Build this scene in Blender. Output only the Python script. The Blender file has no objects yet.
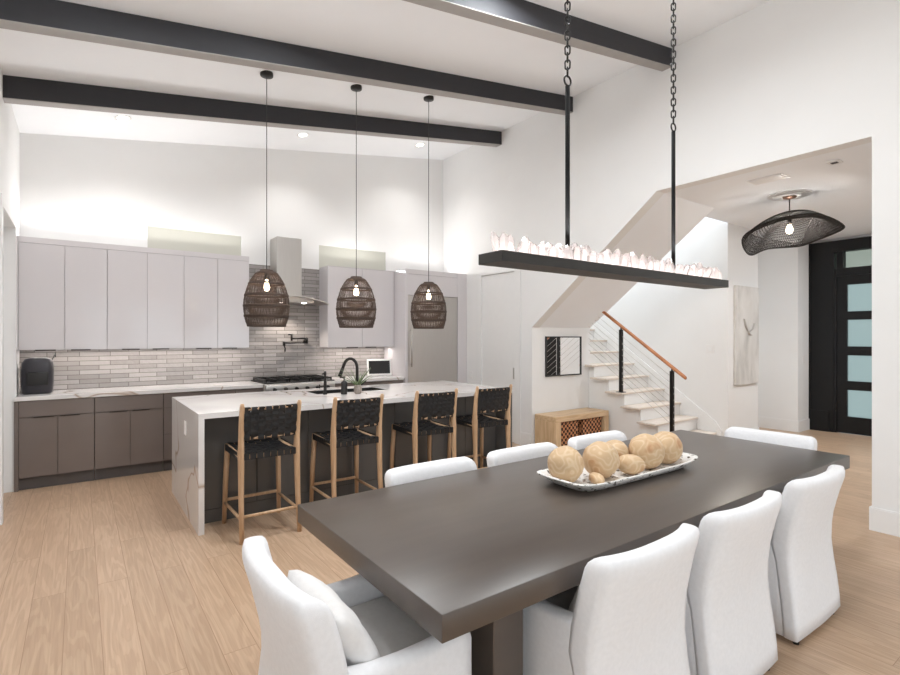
import bpy, bmesh, math, random
from math import sin, cos, pi, radians, sqrt
from mathutils import Vector, Matrix, noise as mnoise

random.seed(7)
SC = bpy.context.scene
COL = SC.collection

# ------------------------------------------------------------------ materials
def _nodes(name):
    m = bpy.data.materials.new(name)
    m.use_nodes = True
    nt = m.node_tree
    b = nt.nodes['Principled BSDF']
    return m, nt, b

def N(nt, t, **kw):
    n = nt.nodes.new(t)
    for k, v in kw.items():
        setattr(n, k, v)
    return n

def lk(nt, a, b):
    nt.links.new(a, b)

def coords(nt, scale=(1, 1, 1), rot=(0, 0, 0), loc=(0, 0, 0)):
    tc = N(nt, 'ShaderNodeTexCoord')
    mp = N(nt, 'ShaderNodeMapping')
    mp.inputs['Scale'].default_value = scale
    mp.inputs['Rotation'].default_value = rot
    mp.inputs['Location'].default_value = loc
    lk(nt, tc.outputs['Object'], mp.inputs['Vector'])
    return mp.outputs['Vector']

def ramp(nt, fac, stops):
    r = N(nt, 'ShaderNodeValToRGB')
    cr = r.color_ramp
    while len(cr.elements) < len(stops):
        cr.elements.new(0.5)
    for e, (p, c) in zip(cr.elements, stops):
        e.position = p
        e.color = (c[0], c[1], c[2], 1)
    lk(nt, fac, r.inputs['Fac'])
    return r.outputs['Color']

def simple(name, col, rough=0.5, metal=0.0, var=0.05, nscale=12.0, bump=0.0, bscale=200.0, spec=0.5, stretch=(1, 1, 1)):
    m, nt, b = _nodes(name)
    v = coords(nt, stretch)
    nz = N(nt, 'ShaderNodeTexNoise')
    nz.inputs['Scale'].default_value = nscale
    nz.inputs['Detail'].default_value = 4
    lk(nt, v, nz.inputs['Vector'])
    lo = [max(0, c * (1 - var)) for c in col]
    hi = [min(1, c * (1 + var)) for c in col]
    c = ramp(nt, nz.outputs['Fac'], [(0.3, lo), (0.7, hi)])
    lk(nt, c, b.inputs['Base Color'])
    b.inputs['Roughness'].default_value = rough
    b.inputs['Metallic'].default_value = metal
    b.inputs['Specular IOR Level'].default_value = spec
    if bump:
        n2 = N(nt, 'ShaderNodeTexNoise')
        n2.inputs['Scale'].default_value = bscale
        n2.inputs['Detail'].default_value = 3
        lk(nt, v, n2.inputs['Vector'])
        bp = N(nt, 'ShaderNodeBump')
        bp.inputs['Strength'].default_value = bump
        bp.inputs['Distance'].default_value = 0.01
        lk(nt, n2.outputs['Fac'], bp.inputs['Height'])
        lk(nt, bp.outputs['Normal'], b.inputs['Normal'])
    return m

def emit(name, col, strength):
    m, nt, b = _nodes(name)
    b.inputs['Base Color'].default_value = (*col, 1)
    b.inputs['Emission Color'].default_value = (*col, 1)
    b.inputs['Emission Strength'].default_value = strength
    return m

def srgb(r, g, b):
    f = lambda c: c / 12.92 if c <= 0.04045 else ((c + 0.055) / 1.055) ** 2.4
    return tuple(f(x / 255) for x in (r, g, b))

M = {}
M['wall'] = simple('wall_paint', (0.825, 0.825, 0.82), 0.7, var=0.008, nscale=3, bump=0.02, bscale=300)
M['ceil'] = simple('ceiling_paint', (0.885, 0.90, 0.92), 0.8, var=0.008, nscale=3)
M['hallceil'] = simple('hall_ceiling_paint', (0.89, 0.915, 0.95), 0.8, var=0.008, nscale=3)
M['trim'] = simple('trim_paint', (0.825, 0.825, 0.82), 0.45, var=0.008)
M['beam'] = simple('beam_paint', srgb(45, 45, 49), 0.62, var=0.06, nscale=6, stretch=(0.4, 4, 4))
M['beamu'] = simple('beam_underside_pale_grey', srgb(158, 154, 150), 0.6, var=0.03)
M['upper'] = simple('gloss_pale_lacquer', srgb(212, 208, 210), 0.10, var=0.006, nscale=2)
M['base'] = simple('gloss_taupe_lacquer', srgb(118, 108, 103), 0.13, var=0.03, nscale=3)
M['island'] = simple('gloss_dark_grey_lacquer', srgb(90, 89, 88), 0.16, var=0.03, nscale=3)
M['toe'] = simple('toe_kick', srgb(84, 79, 78), 0.35, var=0.05)
M['pull'] = simple('dark_pull', srgb(60, 52, 48), 0.35, 0.6)
M['gap'] = simple('dark_grey_grille', srgb(70, 64, 62), 0.6)
M['steel'] = simple('brushed_steel', srgb(196, 192, 188), 0.30, 0.9, var=0.04, nscale=4, stretch=(60, 60, 1))
M['steel_h'] = simple('brushed_steel_horizontal', srgb(198, 194, 190), 0.34, 0.9, var=0.008, nscale=4, stretch=(1, 1, 60))
M['black'] = simple('matte_black', srgb(28, 27, 27), 0.45, var=0.1)
M['blackmetal'] = simple('black_metal', srgb(40, 38, 37), 0.38, 0.5, var=0.1)
M['rodblack'] = simple('flat_black_rod', srgb(22, 21, 21), 0.75, var=0.08, spec=0.15)
M['doorblack'] = simple('black_door_paint', srgb(17, 17, 18), 0.45, var=0.08, spec=0.3)
M['leather'] = simple('black_leather', srgb(17, 17, 19), 0.55, var=0.15, nscale=40, bump=0.15, bscale=160)
M['leather2'] = simple('black_leather_straps_across', srgb(24, 24, 27), 0.5, var=0.15, nscale=40, bump=0.15, bscale=160)
M['plastic'] = simple('black_plastic', srgb(46, 44, 50), 0.38, var=0.05)
M['white_pl'] = simple('white_plastic', (0.82, 0.81, 0.80), 0.35, var=0.01)
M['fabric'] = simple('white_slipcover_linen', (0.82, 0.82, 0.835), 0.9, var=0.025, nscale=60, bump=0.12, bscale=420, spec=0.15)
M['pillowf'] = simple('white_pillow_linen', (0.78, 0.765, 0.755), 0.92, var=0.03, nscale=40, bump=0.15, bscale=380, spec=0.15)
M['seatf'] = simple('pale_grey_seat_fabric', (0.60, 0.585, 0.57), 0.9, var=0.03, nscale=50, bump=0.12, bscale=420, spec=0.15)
M['ledw'] = emit('led_white', (1.0, 0.96, 0.92), 6)
M['can'] = emit('downlight_lens', (1.0, 0.93, 0.84), 8)
M['bulb'] = emit('bulb_glow', (1.0, 0.78, 0.55), 9)
M['screen'] = simple('tablet_screen', srgb(34, 33, 34), 0.2, var=0.05)
M['shadeg'] = simple('window_roller_shade', srgb(200, 200, 190), 0.75, var=0.01, nscale=2)
M['soil'] = simple('pot_ceramic', srgb(150, 140, 132), 0.6, var=0.2, nscale=60)

def wood(name, c1, c2, rough=0.45, scale=1.0, stretch=(14, 14, 1.0)):
    m, nt, b = _nodes(name)
    v = coords(nt, stretch)
    nz = N(nt, 'ShaderNodeTexNoise')
    nz.inputs['Scale'].default_value = 3.0 * scale
    nz.inputs['Detail'].default_value = 6
    nz.inputs['Distortion'].default_value = 0.6
    lk(nt, v, nz.inputs['Vector'])
    c = ramp(nt, nz.outputs['Fac'], [(0.32, c1), (0.68, c2)])
    lk(nt, c, b.inputs['Base Color'])
    b.inputs['Roughness'].default_value = rough
    return m

M['stoolwood'] = wood('light_oak_stool', srgb(178, 144, 110), srgb(202, 170, 138))
M['railwood'] = wood('handrail_oak', srgb(166, 104, 66), srgb(196, 132, 90), stretch=(14, 1.5, 1.5))
M['console'] = wood('pale_oak_console', srgb(196, 164, 126), srgb(220, 192, 156), stretch=(1.2, 10, 10))
M['consolev'] = wood('pale_oak_console_upright', srgb(196, 164, 126), srgb(220, 192, 156), stretch=(10, 10, 1.2))
M['tread'] = wood('pale_tread_wood', srgb(214, 202, 190), srgb(232, 222, 212), stretch=(1.2, 14, 14))

def floor_mat():
    m, nt, b = _nodes('oak_plank_floor')
    tc = N(nt, 'ShaderNodeTexCoord')
    mp = N(nt, 'ShaderNodeMapping')
    mp.inputs['Rotation'].default_value = (0, 0, radians(90))
    mp.inputs['Location'].default_value = (0, 0.065, 0)
    lk(nt, tc.outputs['Object'], mp.inputs['Vector'])
    br = N(nt, 'ShaderNodeTexBrick')
    br.offset = 0.37; br.offset_frequency = 2; br.squash = 1
    br.inputs['Scale'].default_value = 1
    br.inputs['Brick Width'].default_value = 1.9
    br.inputs['Row Height'].default_value = 0.155
    br.inputs['Mortar Size'].default_value = 0.0016
    br.inputs['Mortar Smooth'].default_value = 0.3
    br.inputs['Bias'].default_value = 0.0
    br.inputs['Color1'].default_value = (0, 0, 0, 1)
    br.inputs['Color2'].default_value = (1, 1, 1, 1)
    br.inputs['Mortar'].default_value = (0.5, 0.5, 0.5, 1)
    lk(nt, mp.outputs['Vector'], br.inputs['Vector'])
    # per plank offset of the grain
    sep = N(nt, 'ShaderNodeSeparateColor')
    lk(nt, br.outputs['Color'], sep.inputs['Color'])
    cmb = N(nt, 'ShaderNodeCombineXYZ')
    mul = N(nt, 'ShaderNodeMath', operation='MULTIPLY'); mul.inputs[1].default_value = 37.0
    lk(nt, sep.outputs['Red'], mul.inputs[0])
    lk(nt, mul.outputs[0], cmb.inputs['X']); lk(nt, mul.outputs[0], cmb.inputs['Z'])
    add = N(nt, 'ShaderNodeVectorMath', operation='ADD')
    lk(nt, tc.outputs['Object'], add.inputs[0]); lk(nt, cmb.outputs[0], add.inputs[1])
    mp2 = N(nt, 'ShaderNodeMapping'); mp2.inputs['Scale'].default_value = (7, 0.55, 1)
    lk(nt, add.outputs[0], mp2.inputs['Vector'])
    nz = N(nt, 'ShaderNodeTexNoise'); nz.inputs['Scale'].default_value = 1.3; nz.inputs['Detail'].default_value = 3; nz.inputs['Distortion'].default_value = 0.4
    lk(nt, mp2.outputs[0], nz.inputs['Vector'])
    # cathedral rings
    k = N(nt, 'ShaderNodeMath', operation='MULTIPLY'); k.inputs[1].default_value = 60
    lk(nt, nz.outputs['Fac'], k.inputs[0])
    sn = N(nt, 'ShaderNodeMath', operation='SINE'); lk(nt, k.outputs[0], sn.inputs[0])
    mp3 = N(nt, 'ShaderNodeMapping'); mp3.inputs['Scale'].default_value = (90, 3.5, 1)
    lk(nt, add.outputs[0], mp3.inputs['Vector'])
    n3 = N(nt, 'ShaderNodeTexNoise'); n3.inputs['Scale'].default_value = 1; n3.inputs['Detail'].default_value = 4
    lk(nt, mp3.outputs[0], n3.inputs['Vector'])
    c1 = ramp(nt, sn.outputs[0], [(0.0, srgb(191, 162, 136)), (0.18, srgb(197, 168, 142)), (1.0, srgb(200, 172, 146))])
    c2 = ramp(nt, n3.outputs['Fac'], [(0.35, (0.86, 0.85, 0.83)), (0.6, (1, 1, 1))])
    mx = N(nt, 'ShaderNodeMix', data_type='RGBA', blend_type='MULTIPLY'); mx.inputs['Factor'].default_value = 0.75
    lk(nt, c1, mx.inputs['A']); lk(nt, c2, mx.inputs['B'])
    c3 = ramp(nt, sep.outputs['Red'], [(0.0, (0.88, 0.87, 0.85)), (0.5, (0.96, 0.95, 0.93)), (1.0, (1.0, 1.0, 1.0))])
    mx2 = N(nt, 'ShaderNodeMix', data_type='RGBA', blend_type='MULTIPLY'); mx2.inputs['Factor'].default_value = 1
    lk(nt, mx.outputs['Result'], mx2.inputs['A']); lk(nt, c3, mx2.inputs['B'])
    dk = N(nt, 'ShaderNodeMix', data_type='RGBA', blend_type='MULTIPLY')
    lk(nt, br.outputs['Fac'], dk.inputs['Factor'])
    lk(nt, mx2.outputs['Result'], dk.inputs['A']); dk.inputs['B'].default_value = (0.62, 0.55, 0.48, 1)
    lk(nt, dk.outputs['Result'], b.inputs['Base Color'])
    b.inputs['Roughness'].default_value = 0.36
    b.inputs['Specular IOR Level'].default_value = 0.4
    bp = N(nt, 'ShaderNodeBump'); bp.inputs['Strength'].default_value = 0.08; bp.inputs['Distance'].default_value = 0.01
    lk(nt, n3.outputs['Fac'], bp.inputs['Height']); lk(nt, bp.outputs['Normal'], b.inputs['Normal'])
    return m
M['floor'] = floor_mat()

def quartz():
    m, nt, b = _nodes('white_quartz_veined')
    v = coords(nt, (1, 1, 1), (0.3, 0.5, 0.6))
    nz = N(nt, 'ShaderNodeTexNoise'); nz.inputs['Scale'].default_value = 0.75; nz.inputs['Detail'].default_value = 3; nz.inputs['Distortion'].default_value = 0.35
    lk(nt, v, nz.inputs['Vector'])
    c = ramp(nt, nz.outputs['Fac'], [(0.0, (0.72, 0.70, 0.69)), (0.489, (0.72, 0.70, 0.69)), (0.496, srgb(172, 152, 136)), (0.503, (0.72, 0.70, 0.69))])
    n2 = N(nt, 'ShaderNodeTexNoise'); n2.inputs['Scale'].default_value = 0.9
    lk(nt, v, n2.inputs['Vector'])
    f = ramp(nt, n2.outputs['Fac'], [(0.36, (0, 0, 0)), (0.46, (1, 1, 1))])
    mx = N(nt, 'ShaderNodeMix', data_type='RGBA')
    lk(nt, f, mx.inputs['Factor']); mx.inputs['A'].default_value = (0.80, 0.785, 0.77, 1); lk(nt, c, mx.inputs['B'])
    lk(nt, mx.outputs['Result'], b.inputs['Base Color'])
    b.inputs['Roughness'].default_value = 0.12
    return m
M['quartz'] = quartz()

def tiles():
    m, nt, b = _nodes('glossy_grey_tile')
    tc = N(nt, 'ShaderNodeTexCoord')
    mp = N(nt, 'ShaderNodeMapping'); mp.inputs['Rotation'].default_value = (radians(-90), 0, 0)
    lk(nt, tc.outputs['Object'], mp.inputs['Vector'])
    br = N(nt, 'ShaderNodeTexBrick'); br.offset = 0.37; br.offset_frequency = 2
    br.inputs['Scale'].default_value = 1
    br.inputs['Brick Width'].default_value = 0.29
    br.inputs['Row Height'].default_value = 0.052
    br.inputs['Mortar Size'].default_value = 0.0035
    br.inputs['Mortar Smooth'].default_value = 0.2
    br.inputs['Color1'].default_value = (*srgb(142, 137, 135), 1)
    br.inputs['Color2'].default_value = (*srgb(172, 166, 164), 1)
    br.inputs['Mortar'].default_value = (*srgb(112, 107, 103), 1)
    lk(nt, mp.outputs[0], br.inputs['Vector'])
    lk(nt, br.outputs['Color'], b.inputs['Base Color'])
    b.inputs['Roughness'].default_value = 0.14
    # every tile tilts a little, so each catches the light differently
    sep = N(nt, 'ShaderNodeSeparateXYZ'); lk(nt, mp.outputs[0], sep.inputs[0])
    sc = N(nt, 'ShaderNodeSeparateColor'); lk(nt, br.outputs['Color'], sc.inputs[0])
    sub = N(nt, 'ShaderNodeMath', operation='SUBTRACT'); sub.inputs[1].default_value = 0.5
    lk(nt, sc.outputs['Red'], sub.inputs[0])
    ml = N(nt, 'ShaderNodeMath', operation='MULTIPLY'); lk(nt, sub.outputs[0], ml.inputs[0])
    wv = N(nt, 'ShaderNodeMath', operation='MULTIPLY'); wv.inputs[1].default_value = 1.5
    lk(nt, sep.outputs['Y'], wv.inputs[0]); lk(nt, wv.outputs[0], ml.inputs[1])
    inv = N(nt, 'ShaderNodeMath', operation='MULTIPLY'); inv.inputs[1].default_value = -0.6
    lk(nt, br.outputs['Fac'], inv.inputs[0])
    nz = N(nt, 'ShaderNodeTexNoise'); nz.inputs['Scale'].default_value = 14; lk(nt, mp.outputs[0], nz.inputs['Vector'])
    s1 = N(nt, 'ShaderNodeMath', operation='ADD'); lk(nt, inv.outputs[0], s1.inputs[0]); lk(nt, nz.outputs['Fac'], s1.inputs[1])
    bp = N(nt, 'ShaderNodeBump'); bp.inputs['Strength'].default_value = 0.55; bp.inputs['Distance'].default_value = 0.012
    lk(nt, s1.outputs[0], bp.inputs['Height']); lk(nt, bp.outputs['Normal'], b.inputs['Normal'])
    return m
M['tile'] = tiles()

def table_mat():
    m, nt, b = _nodes('dark_brown_table_wood')
    v = coords(nt, (0.9, 6, 6))
    nz = N(nt, 'ShaderNodeTexNoise'); nz.inputs['Scale'].default_value = 3; nz.inputs['Detail'].default_value = 3
    lk(nt, v, nz.inputs['Vector'])
    c = ramp(nt, nz.outputs['Fac'], [(0.3, srgb(73, 63, 55)), (0.7, srgb(79, 69, 61))])
    lk(nt, c, b.inputs['Base Color'])
    b.inputs['Roughness'].default_value = 0.33
    b.inputs['Specular IOR Level'].default_value = 0.85
    return m
M['table'] = table_mat()

def woodball():
    m, nt, b = _nodes('pale_burl_wood')
    tc = N(nt, 'ShaderNodeTexCoord')
    nz0 = N(nt, 'ShaderNodeTexNoise'); nz0.inputs['Scale'].default_value = 7; nz0.inputs['Detail'].default_value = 2
    lk(nt, tc.outputs['Object'], nz0.inputs['Vector'])
    k = N(nt, 'ShaderNodeMath', operation='MULTIPLY'); k.inputs[1].default_value = 62
    lk(nt, nz0.outputs['Fac'], k.inputs[0])
    s = N(nt, 'ShaderNodeMath', operation='SINE'); lk(nt, k.outputs[0], s.inputs[0])
    c = ramp(nt, s.outputs[0], [(0.0, srgb(204, 173, 136)), (0.3, srgb(210, 182, 146)), (1.0, srgb(214, 188, 154))])
    n2 = N(nt, 'ShaderNodeTexNoise'); n2.inputs['Scale'].default_value = 11
    lk(nt, tc.outputs['Object'], n2.inputs['Vector'])
    f = ramp(nt, n2.outputs['Fac'], [(0.56, (1, 1, 1)), (0.74, srgb(226, 190, 160))])
    mx = N(nt, 'ShaderNodeMix', data_type='RGBA', blend_type='MULTIPLY'); mx.inputs['Factor'].default_value = 0.8
    lk(nt, c, mx.inputs['A']); lk(nt, f, mx.inputs['B'])
    lk(nt, mx.outputs['Result'], b.inputs['Base Color'])
    b.inputs['Roughness'].default_value = 0.5
    return m
M['ball'] = woodball()

def chipped():
    m, nt, b = _nodes('chipped_white_paint_wood')
    v = coords(nt, (26, 26, 40))
    nz = N(nt, 'ShaderNodeTexNoise'); nz.inputs['Scale'].default_value = 1.4; nz.inputs['Detail'].default_value = 5
    lk(nt, v, nz.inputs['Vector'])
    c = ramp(nt, nz.outputs['Fac'], [(0.0, (0.78, 0.76, 0.73)), (0.575, (0.78, 0.76, 0.73)), (0.61, srgb(92, 76, 62)), (1.0, srgb(70, 58, 48))])
    lk(nt, c, b.inputs['Base Color']); b.inputs['Roughness'].default_value = 0.7
    return m
M['tray'] = chipped()

def weave(name, c1, c2, s):
    m, nt, b = _nodes(name)
    v = coords(nt, (s, s, s))
    w1 = N(nt, 'ShaderNodeTexChecker'); w1.inputs['Scale'].default_value = 1.0
    w1.inputs['Color1'].default_value = (*c1, 1); w1.inputs['Color2'].default_value = (*c2, 1)
    nz = N(nt, 'ShaderNodeTexNoise'); nz.inputs['Scale'].default_value = 0.9
    lk(nt, v, nz.inputs['Vector'])
    ad = N(nt, 'ShaderNodeVectorMath', operation='ADD'); lk(nt, v, ad.inputs[0])
    sc = N(nt, 'ShaderNodeVectorMath', operation='SCALE'); sc.inputs['Scale'].default_value = 0.7
    lk(nt, nz.outputs['Color'], sc.inputs[0]); lk(nt, sc.outputs[0], ad.inputs[1])
    lk(nt, ad.outputs[0], w1.inputs['Vector'])
    lk(nt, w1.outputs['Color'], b.inputs['Base Color']); b.inputs['Roughness'].default_value = 0.8
    bp = N(nt, 'ShaderNodeBump'); bp.inputs['Strength'].default_value = 0.6; bp.inputs['Distance'].default_value = 0.01
    lk(nt, w1.outputs['Fac'], bp.inputs['Height']); lk(nt, bp.outputs['Normal'], b.inputs['Normal'])
    return m
M['basket'] = weave('woven_seagrass', srgb(196, 138, 96), srgb(52, 28, 18), 27)
M['rattan'] = simple('dark_rattan', srgb(70, 56, 48), 0.7, var=0.25, nscale=60)
M['netting'] = simple('black_woven_bamboo', srgb(32, 29, 28), 0.65, var=0.25, nscale=60)

def canvas():
    m, nt, b = _nodes('pale_abstract_canvas')
    v = coords(nt, (3, 3, 1.2))
    nz = N(nt, 'ShaderNodeTexNoise'); nz.inputs['Scale'].default_value = 1.6; nz.inputs['Detail'].default_value = 8; nz.inputs['Distortion'].default_value = 0.5
    lk(nt, v, nz.inputs['Vector'])
    c = ramp(nt, nz.outputs['Fac'], [(0.3, srgb(186, 184, 180)), (0.5, srgb(212, 209, 205)), (0.7, srgb(226, 224, 221))])
    lk(nt, c, b.inputs['Base Color']); b.inputs['Roughness'].default_value = 0.6
    return m
M['canvas'] = canvas()
M['smudge'] = simple('grey_brush_paint', srgb(188, 184, 180), 0.7, var=0.1)

def glassy(name, col, rough, trans=1.0, ior=1.45):
    m, nt, b = _nodes(name)
    b.inputs['Base Color'].default_value = (*col, 1)
    b.inputs['Roughness'].default_value = rough
    b.inputs['Transmission Weight'].default_value = trans
    b.inputs['IOR'].default_value = ior
    return m
M['frost'] = glassy('frosted_door_glass', (0.17, 0.21, 0.20), 0.5, 0.95)
M['clear'] = glassy('tinted_transom_glass', (0.13, 0.14, 0.115), 0.12, 1.0)

def crystal():
    m, nt, b = _nodes('rock_crystal')
    out = nt.nodes['Material Output']
    tr = N(nt, 'ShaderNodeBsdfTransparent'); tr.inputs['Color'].default_value = (0.97, 0.94, 0.93, 1)
    tl = N(nt, 'ShaderNodeBsdfTranslucent'); tl.inputs['Color'].default_value = (0.95, 0.92, 0.91, 1)
    gl = N(nt, 'ShaderNodeBsdfGlossy'); gl.inputs['Roughness'].default_value = 0.1; gl.inputs['Color'].default_value = (0.62, 0.59, 0.59, 1)
    lw = N(nt, 'ShaderNodeLayerWeight'); lw.inputs['Blend'].default_value = 0.35
    m1 = N(nt, 'ShaderNodeMixShader'); m1.inputs[0].default_value = 0.38
    lk(nt, tr.outputs[0], m1.inputs[1]); lk(nt, tl.outputs[0], m1.inputs[2])
    m2 = N(nt, 'ShaderNodeMixShader'); lk(nt, lw.outputs['Facing'], m2.inputs[0])
    lk(nt, m1.outputs[0], m2.inputs[1]); lk(nt, gl.outputs[0], m2.inputs[2])
    lk(nt, m2.outputs[0], out.inputs['Surface'])
    return m
M['crystal'] = crystal()
m_, nt_, b_ = _nodes('mirror_silver'); b_.inputs['Metallic'].default_value = 1; b_.inputs['Roughness'].default_value = 0.01
b_.inputs['Base Color'].default_value = (0.93, 0.93, 0.93, 1); M['mirror'] = m_
M['leaf'] = simple('air_plant_leaf', srgb(92, 108, 74), 0.6, var=0.2, nscale=30)
M['bounce_ground'] = simple('pale_bounce_ground', srgb(214, 208, 200), 0.9, var=0.04, nscale=4)  # unseen ground outside, made pale to bounce daylight onto the ceiling

# ------------------------------------------------------------------ mesh builder
class MB:
    def __init__(s):
        s.bm = bmesh.new()
    def add(s, verts, faces, mi=0, smooth=False):
        vs = [s.bm.verts.new(v) for v in verts]
        out = []
        for f in faces:
            try:
                fc = s.bm.faces.new([vs[i] for i in f])
                fc.material_index = mi; fc.smooth = smooth
                out.append(fc)
            except ValueError:
                pass
        return vs, out
    def box(s, x0, x1, y0, y1, z0, z1, bev=0.0, seg=2, mi=0, mat=None, smooth=False):
        v = [(x0, y0, z0), (x1, y0, z0), (x1, y1, z0), (x0, y1, z0), (x0, y0, z1), (x1, y0, z1), (x1, y1, z1), (x0, y1, z1)]
        f = [(0, 3, 2, 1), (4, 5, 6, 7), (0, 1, 5, 4), (1, 2, 6, 5), (2, 3, 7, 6), (3, 0, 4, 7)]
        if bev <= 0:
            if mat is not None:
                v = [mat @ Vector(p) for p in v]
            s.add(v, f, mi)
            return s
        t = bmesh.new()
        vs = [t.verts.new(p) for p in v]
        for q in f:
            t.faces.new([vs[i] for i in q])
        bmesh.ops.bevel(t, geom=list(t.edges), offset=bev, segments=seg, profile=0.5, affect='EDGES')
        t.verts.index_update()
        co = [p.co.copy() if mat is None else mat @ p.co for p in t.verts]
        fs = [[p.index for p in q.verts] for q in t.faces]
        t.free()
        s.add(co, fs, mi, smooth or seg > 1)
        return s
    def loft(s, rings, closed=True, cap=True, smooth=True, mi=0):
        n = len(rings[0])
        vs = [p for r in rings for p in r]
        fs = []
        for i in range(len(rings) - 1):
            for j in range(n if closed else n - 1):
                k = (j + 1) % n
                fs.append((i * n + j, i * n + k, (i + 1) * n + k, (i + 1) * n + j))
        if cap:
            fs.append(tuple(range(n - 1, -1, -1)))
            fs.append(tuple((len(rings) - 1) * n + j for j in range(n)))
        s.add(vs, fs, mi, smooth)
        return s
    def tube(s, pts, r, n=8, cap=True, mi=0, closed=False, flat=1.0):
        pts = [Vector(p) for p in pts]
        rs = r if isinstance(r, (list, tuple)) else [r] * len(pts)
        rings = []
        up = None
        L = len(pts)
        for i, p in enumerate(pts):
            if closed:
                d = pts[(i + 1) % L] - pts[i - 1]
            else:
                d = pts[min(i + 1, L - 1)] - pts[max(i - 1, 0)]
            d.normalize()
            if up is None:
                up = Vector((0, 0, 1)) if abs(d.z) < 0.9 else Vector((1, 0, 0))
            a = d.cross(up)
            if a.length < 1e-6:
                a = d.cross(Vector((0, 1, 0)))
            a.normalize()
            b = a.cross(d).normalized()
            up = b
            rings.append([p + (a * cos(2 * pi * j / n) + b * sin(2 * pi * j / n) * flat) * rs[i] for j in range(n)])
        if closed:
            rings.append(rings[0])
            s.loft(rings, True, False, True, mi)
        else:
            s.loft(rings, True, cap, True, mi)
        return s
    def lathe(s, prof, n=24, c=(0, 0, 0), cap=True, mi=0, smooth=True):
        rings = [[(c[0] + r * cos(2 * pi * j / n), c[1] + r * sin(2 * pi * j / n), c[2] + z) for j in range(n)] for r, z in prof]
        s.loft(rings, True, cap, smooth, mi)
        return s
    def prism(s, poly, axis, a0, a1, mi=0):
        # poly: 2D points; axis 'x': (y,z) extruded along x ; 'y': (x,z) ; 'z': (x,y)
        def P(p, a):
            return {'x': (a, p[0], p[1]), 'y': (p[0], a, p[1]), 'z': (p[0], p[1], a)}[axis]
        n = len(poly)
        vs = [P(p, a0) for p in poly] + [P(p, a1) for p in poly]
        fs = [tuple(range(n)), tuple(range(2 * n - 1, n - 1, -1))]
        for i in range(n):
            j = (i + 1) % n
            fs.append((i, i + n, j + n, j))
        s.add(vs, fs, mi)
        return s
    def sphere(s, c, r, nu=20, nv=12, mi=0, sc=(1, 1, 1)):
        prof = [(max(1e-4, sin(pi * i / nv)), -cos(pi * i / nv)) for i in range(nv + 1)]
        rings = [[(c[0] + r * sc[0] * a * cos(2 * pi * j / nu), c[1] + r * sc[1] * a * sin(2 * pi * j / nu), c[2] + r * sc[2] * z) for j in range(nu)] for a, z in prof]
        s.loft(rings, True, True, True, mi)
        return s
    def build(s, name, mat, parent=None, kind=None, world=True, label=None):
        off = Vector((0, 0, 0))
        if parent is not None and world:
            p = parent
            while p is not None:
                off += p.location; p = p.parent
        bmesh.ops.recalc_face_normals(s.bm, faces=s.bm.faces[:])
        if off.length > 0:
            bmesh.ops.translate(s.bm, verts=s.bm.verts[:], vec=-off)
        me = bpy.data.meshes.new(name)
        s.bm.to_mesh(me); s.bm.free()
        mats = mat if isinstance(mat, (list, tuple)) else [mat]
        for q in mats:
            me.materials.append(q)
        o = bpy.data.objects.new(name, me)
        COL.objects.link(o)
        if parent is not None:
            o.parent = parent
        if kind: o['kind'] = kind
        if label: o['label'] = label
        return o

def tag(o, label, cat, group=None):
    o['label'] = label; o['category'] = cat
    if group: o['group'] = group
    return o

def thing(name, label, cat, loc=(0, 0, 0), rz=0.0, group=None):
    o = bpy.data.objects.new(name, None)
    o.empty_display_size = 0.1
    COL.objects.link(o)
    o.location = loc; o.rotation_euler = (0, 0, rz)
    return tag(o, label, cat, group)

def dup(root, loc, rz=0.0, label=None, name=None):
    r = root.copy(); COL.objects.link(r); r.location = loc; r.rotation_euler = (0, 0, rz)
    if label: r['label'] = label
    for ch in list(root.children):
        c = ch.copy(); COL.objects.link(c); c.parent = r
        for g in list(ch.children):
            d = g.copy(); COL.objects.link(d); d.parent = c
    return r

def struct(name, mb, mat, parent=None, label=None):
    o = mb.build(name, mat, parent)
    if parent is None: o['kind'] = 'structure'
    if label: o['label'] = label
    return o

def light(name, kind, loc, energy, color=(1, 1, 1), size=0.1, size_y=None, rot=(0, 0, 0), spot=None, blend=0.5):
    l = bpy.data.lights.new(name, kind)
    l.energy = energy; l.color = color
    if kind == 'AREA':
        l.shape = 'RECTANGLE' if size_y else 'SQUARE'
        l.size = size
        if size_y: l.size_y = size_y
    else:
        l.shadow_soft_size = size
    if kind == 'SPOT':
        l.spot_size = spot; l.spot_blend = blend
    o = bpy.data.objects.new(name, l)
    COL.objects.link(o); o.location = loc; o.rotation_euler = rot
    return o

# ------------------------------------------------------------------ setting
XL, XR, YB, YF = -0.52, 5.05, 7.15, -3.2
def cz(x):
    return 3.714 + 0.152 * (x + 0.52)

mb = MB(); mb.box(-0.7, 9.95, YF - 0.1, 8.0, -0.06, 0.0); struct('floor', mb, M['floor'])
mb = MB(); mb.prism([(XL - 0.3, cz(XL - 0.3)), (XR + 0.15, cz(XR + 0.15)), (XR + 0.15, cz(XR + 0.15) + 0.15), (XL - 0.3, cz(XL - 0.3) + 0.15)], 'y', YF - 0.15, YB + 0.15)
struct('ceiling', mb, M['ceil'])
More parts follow.
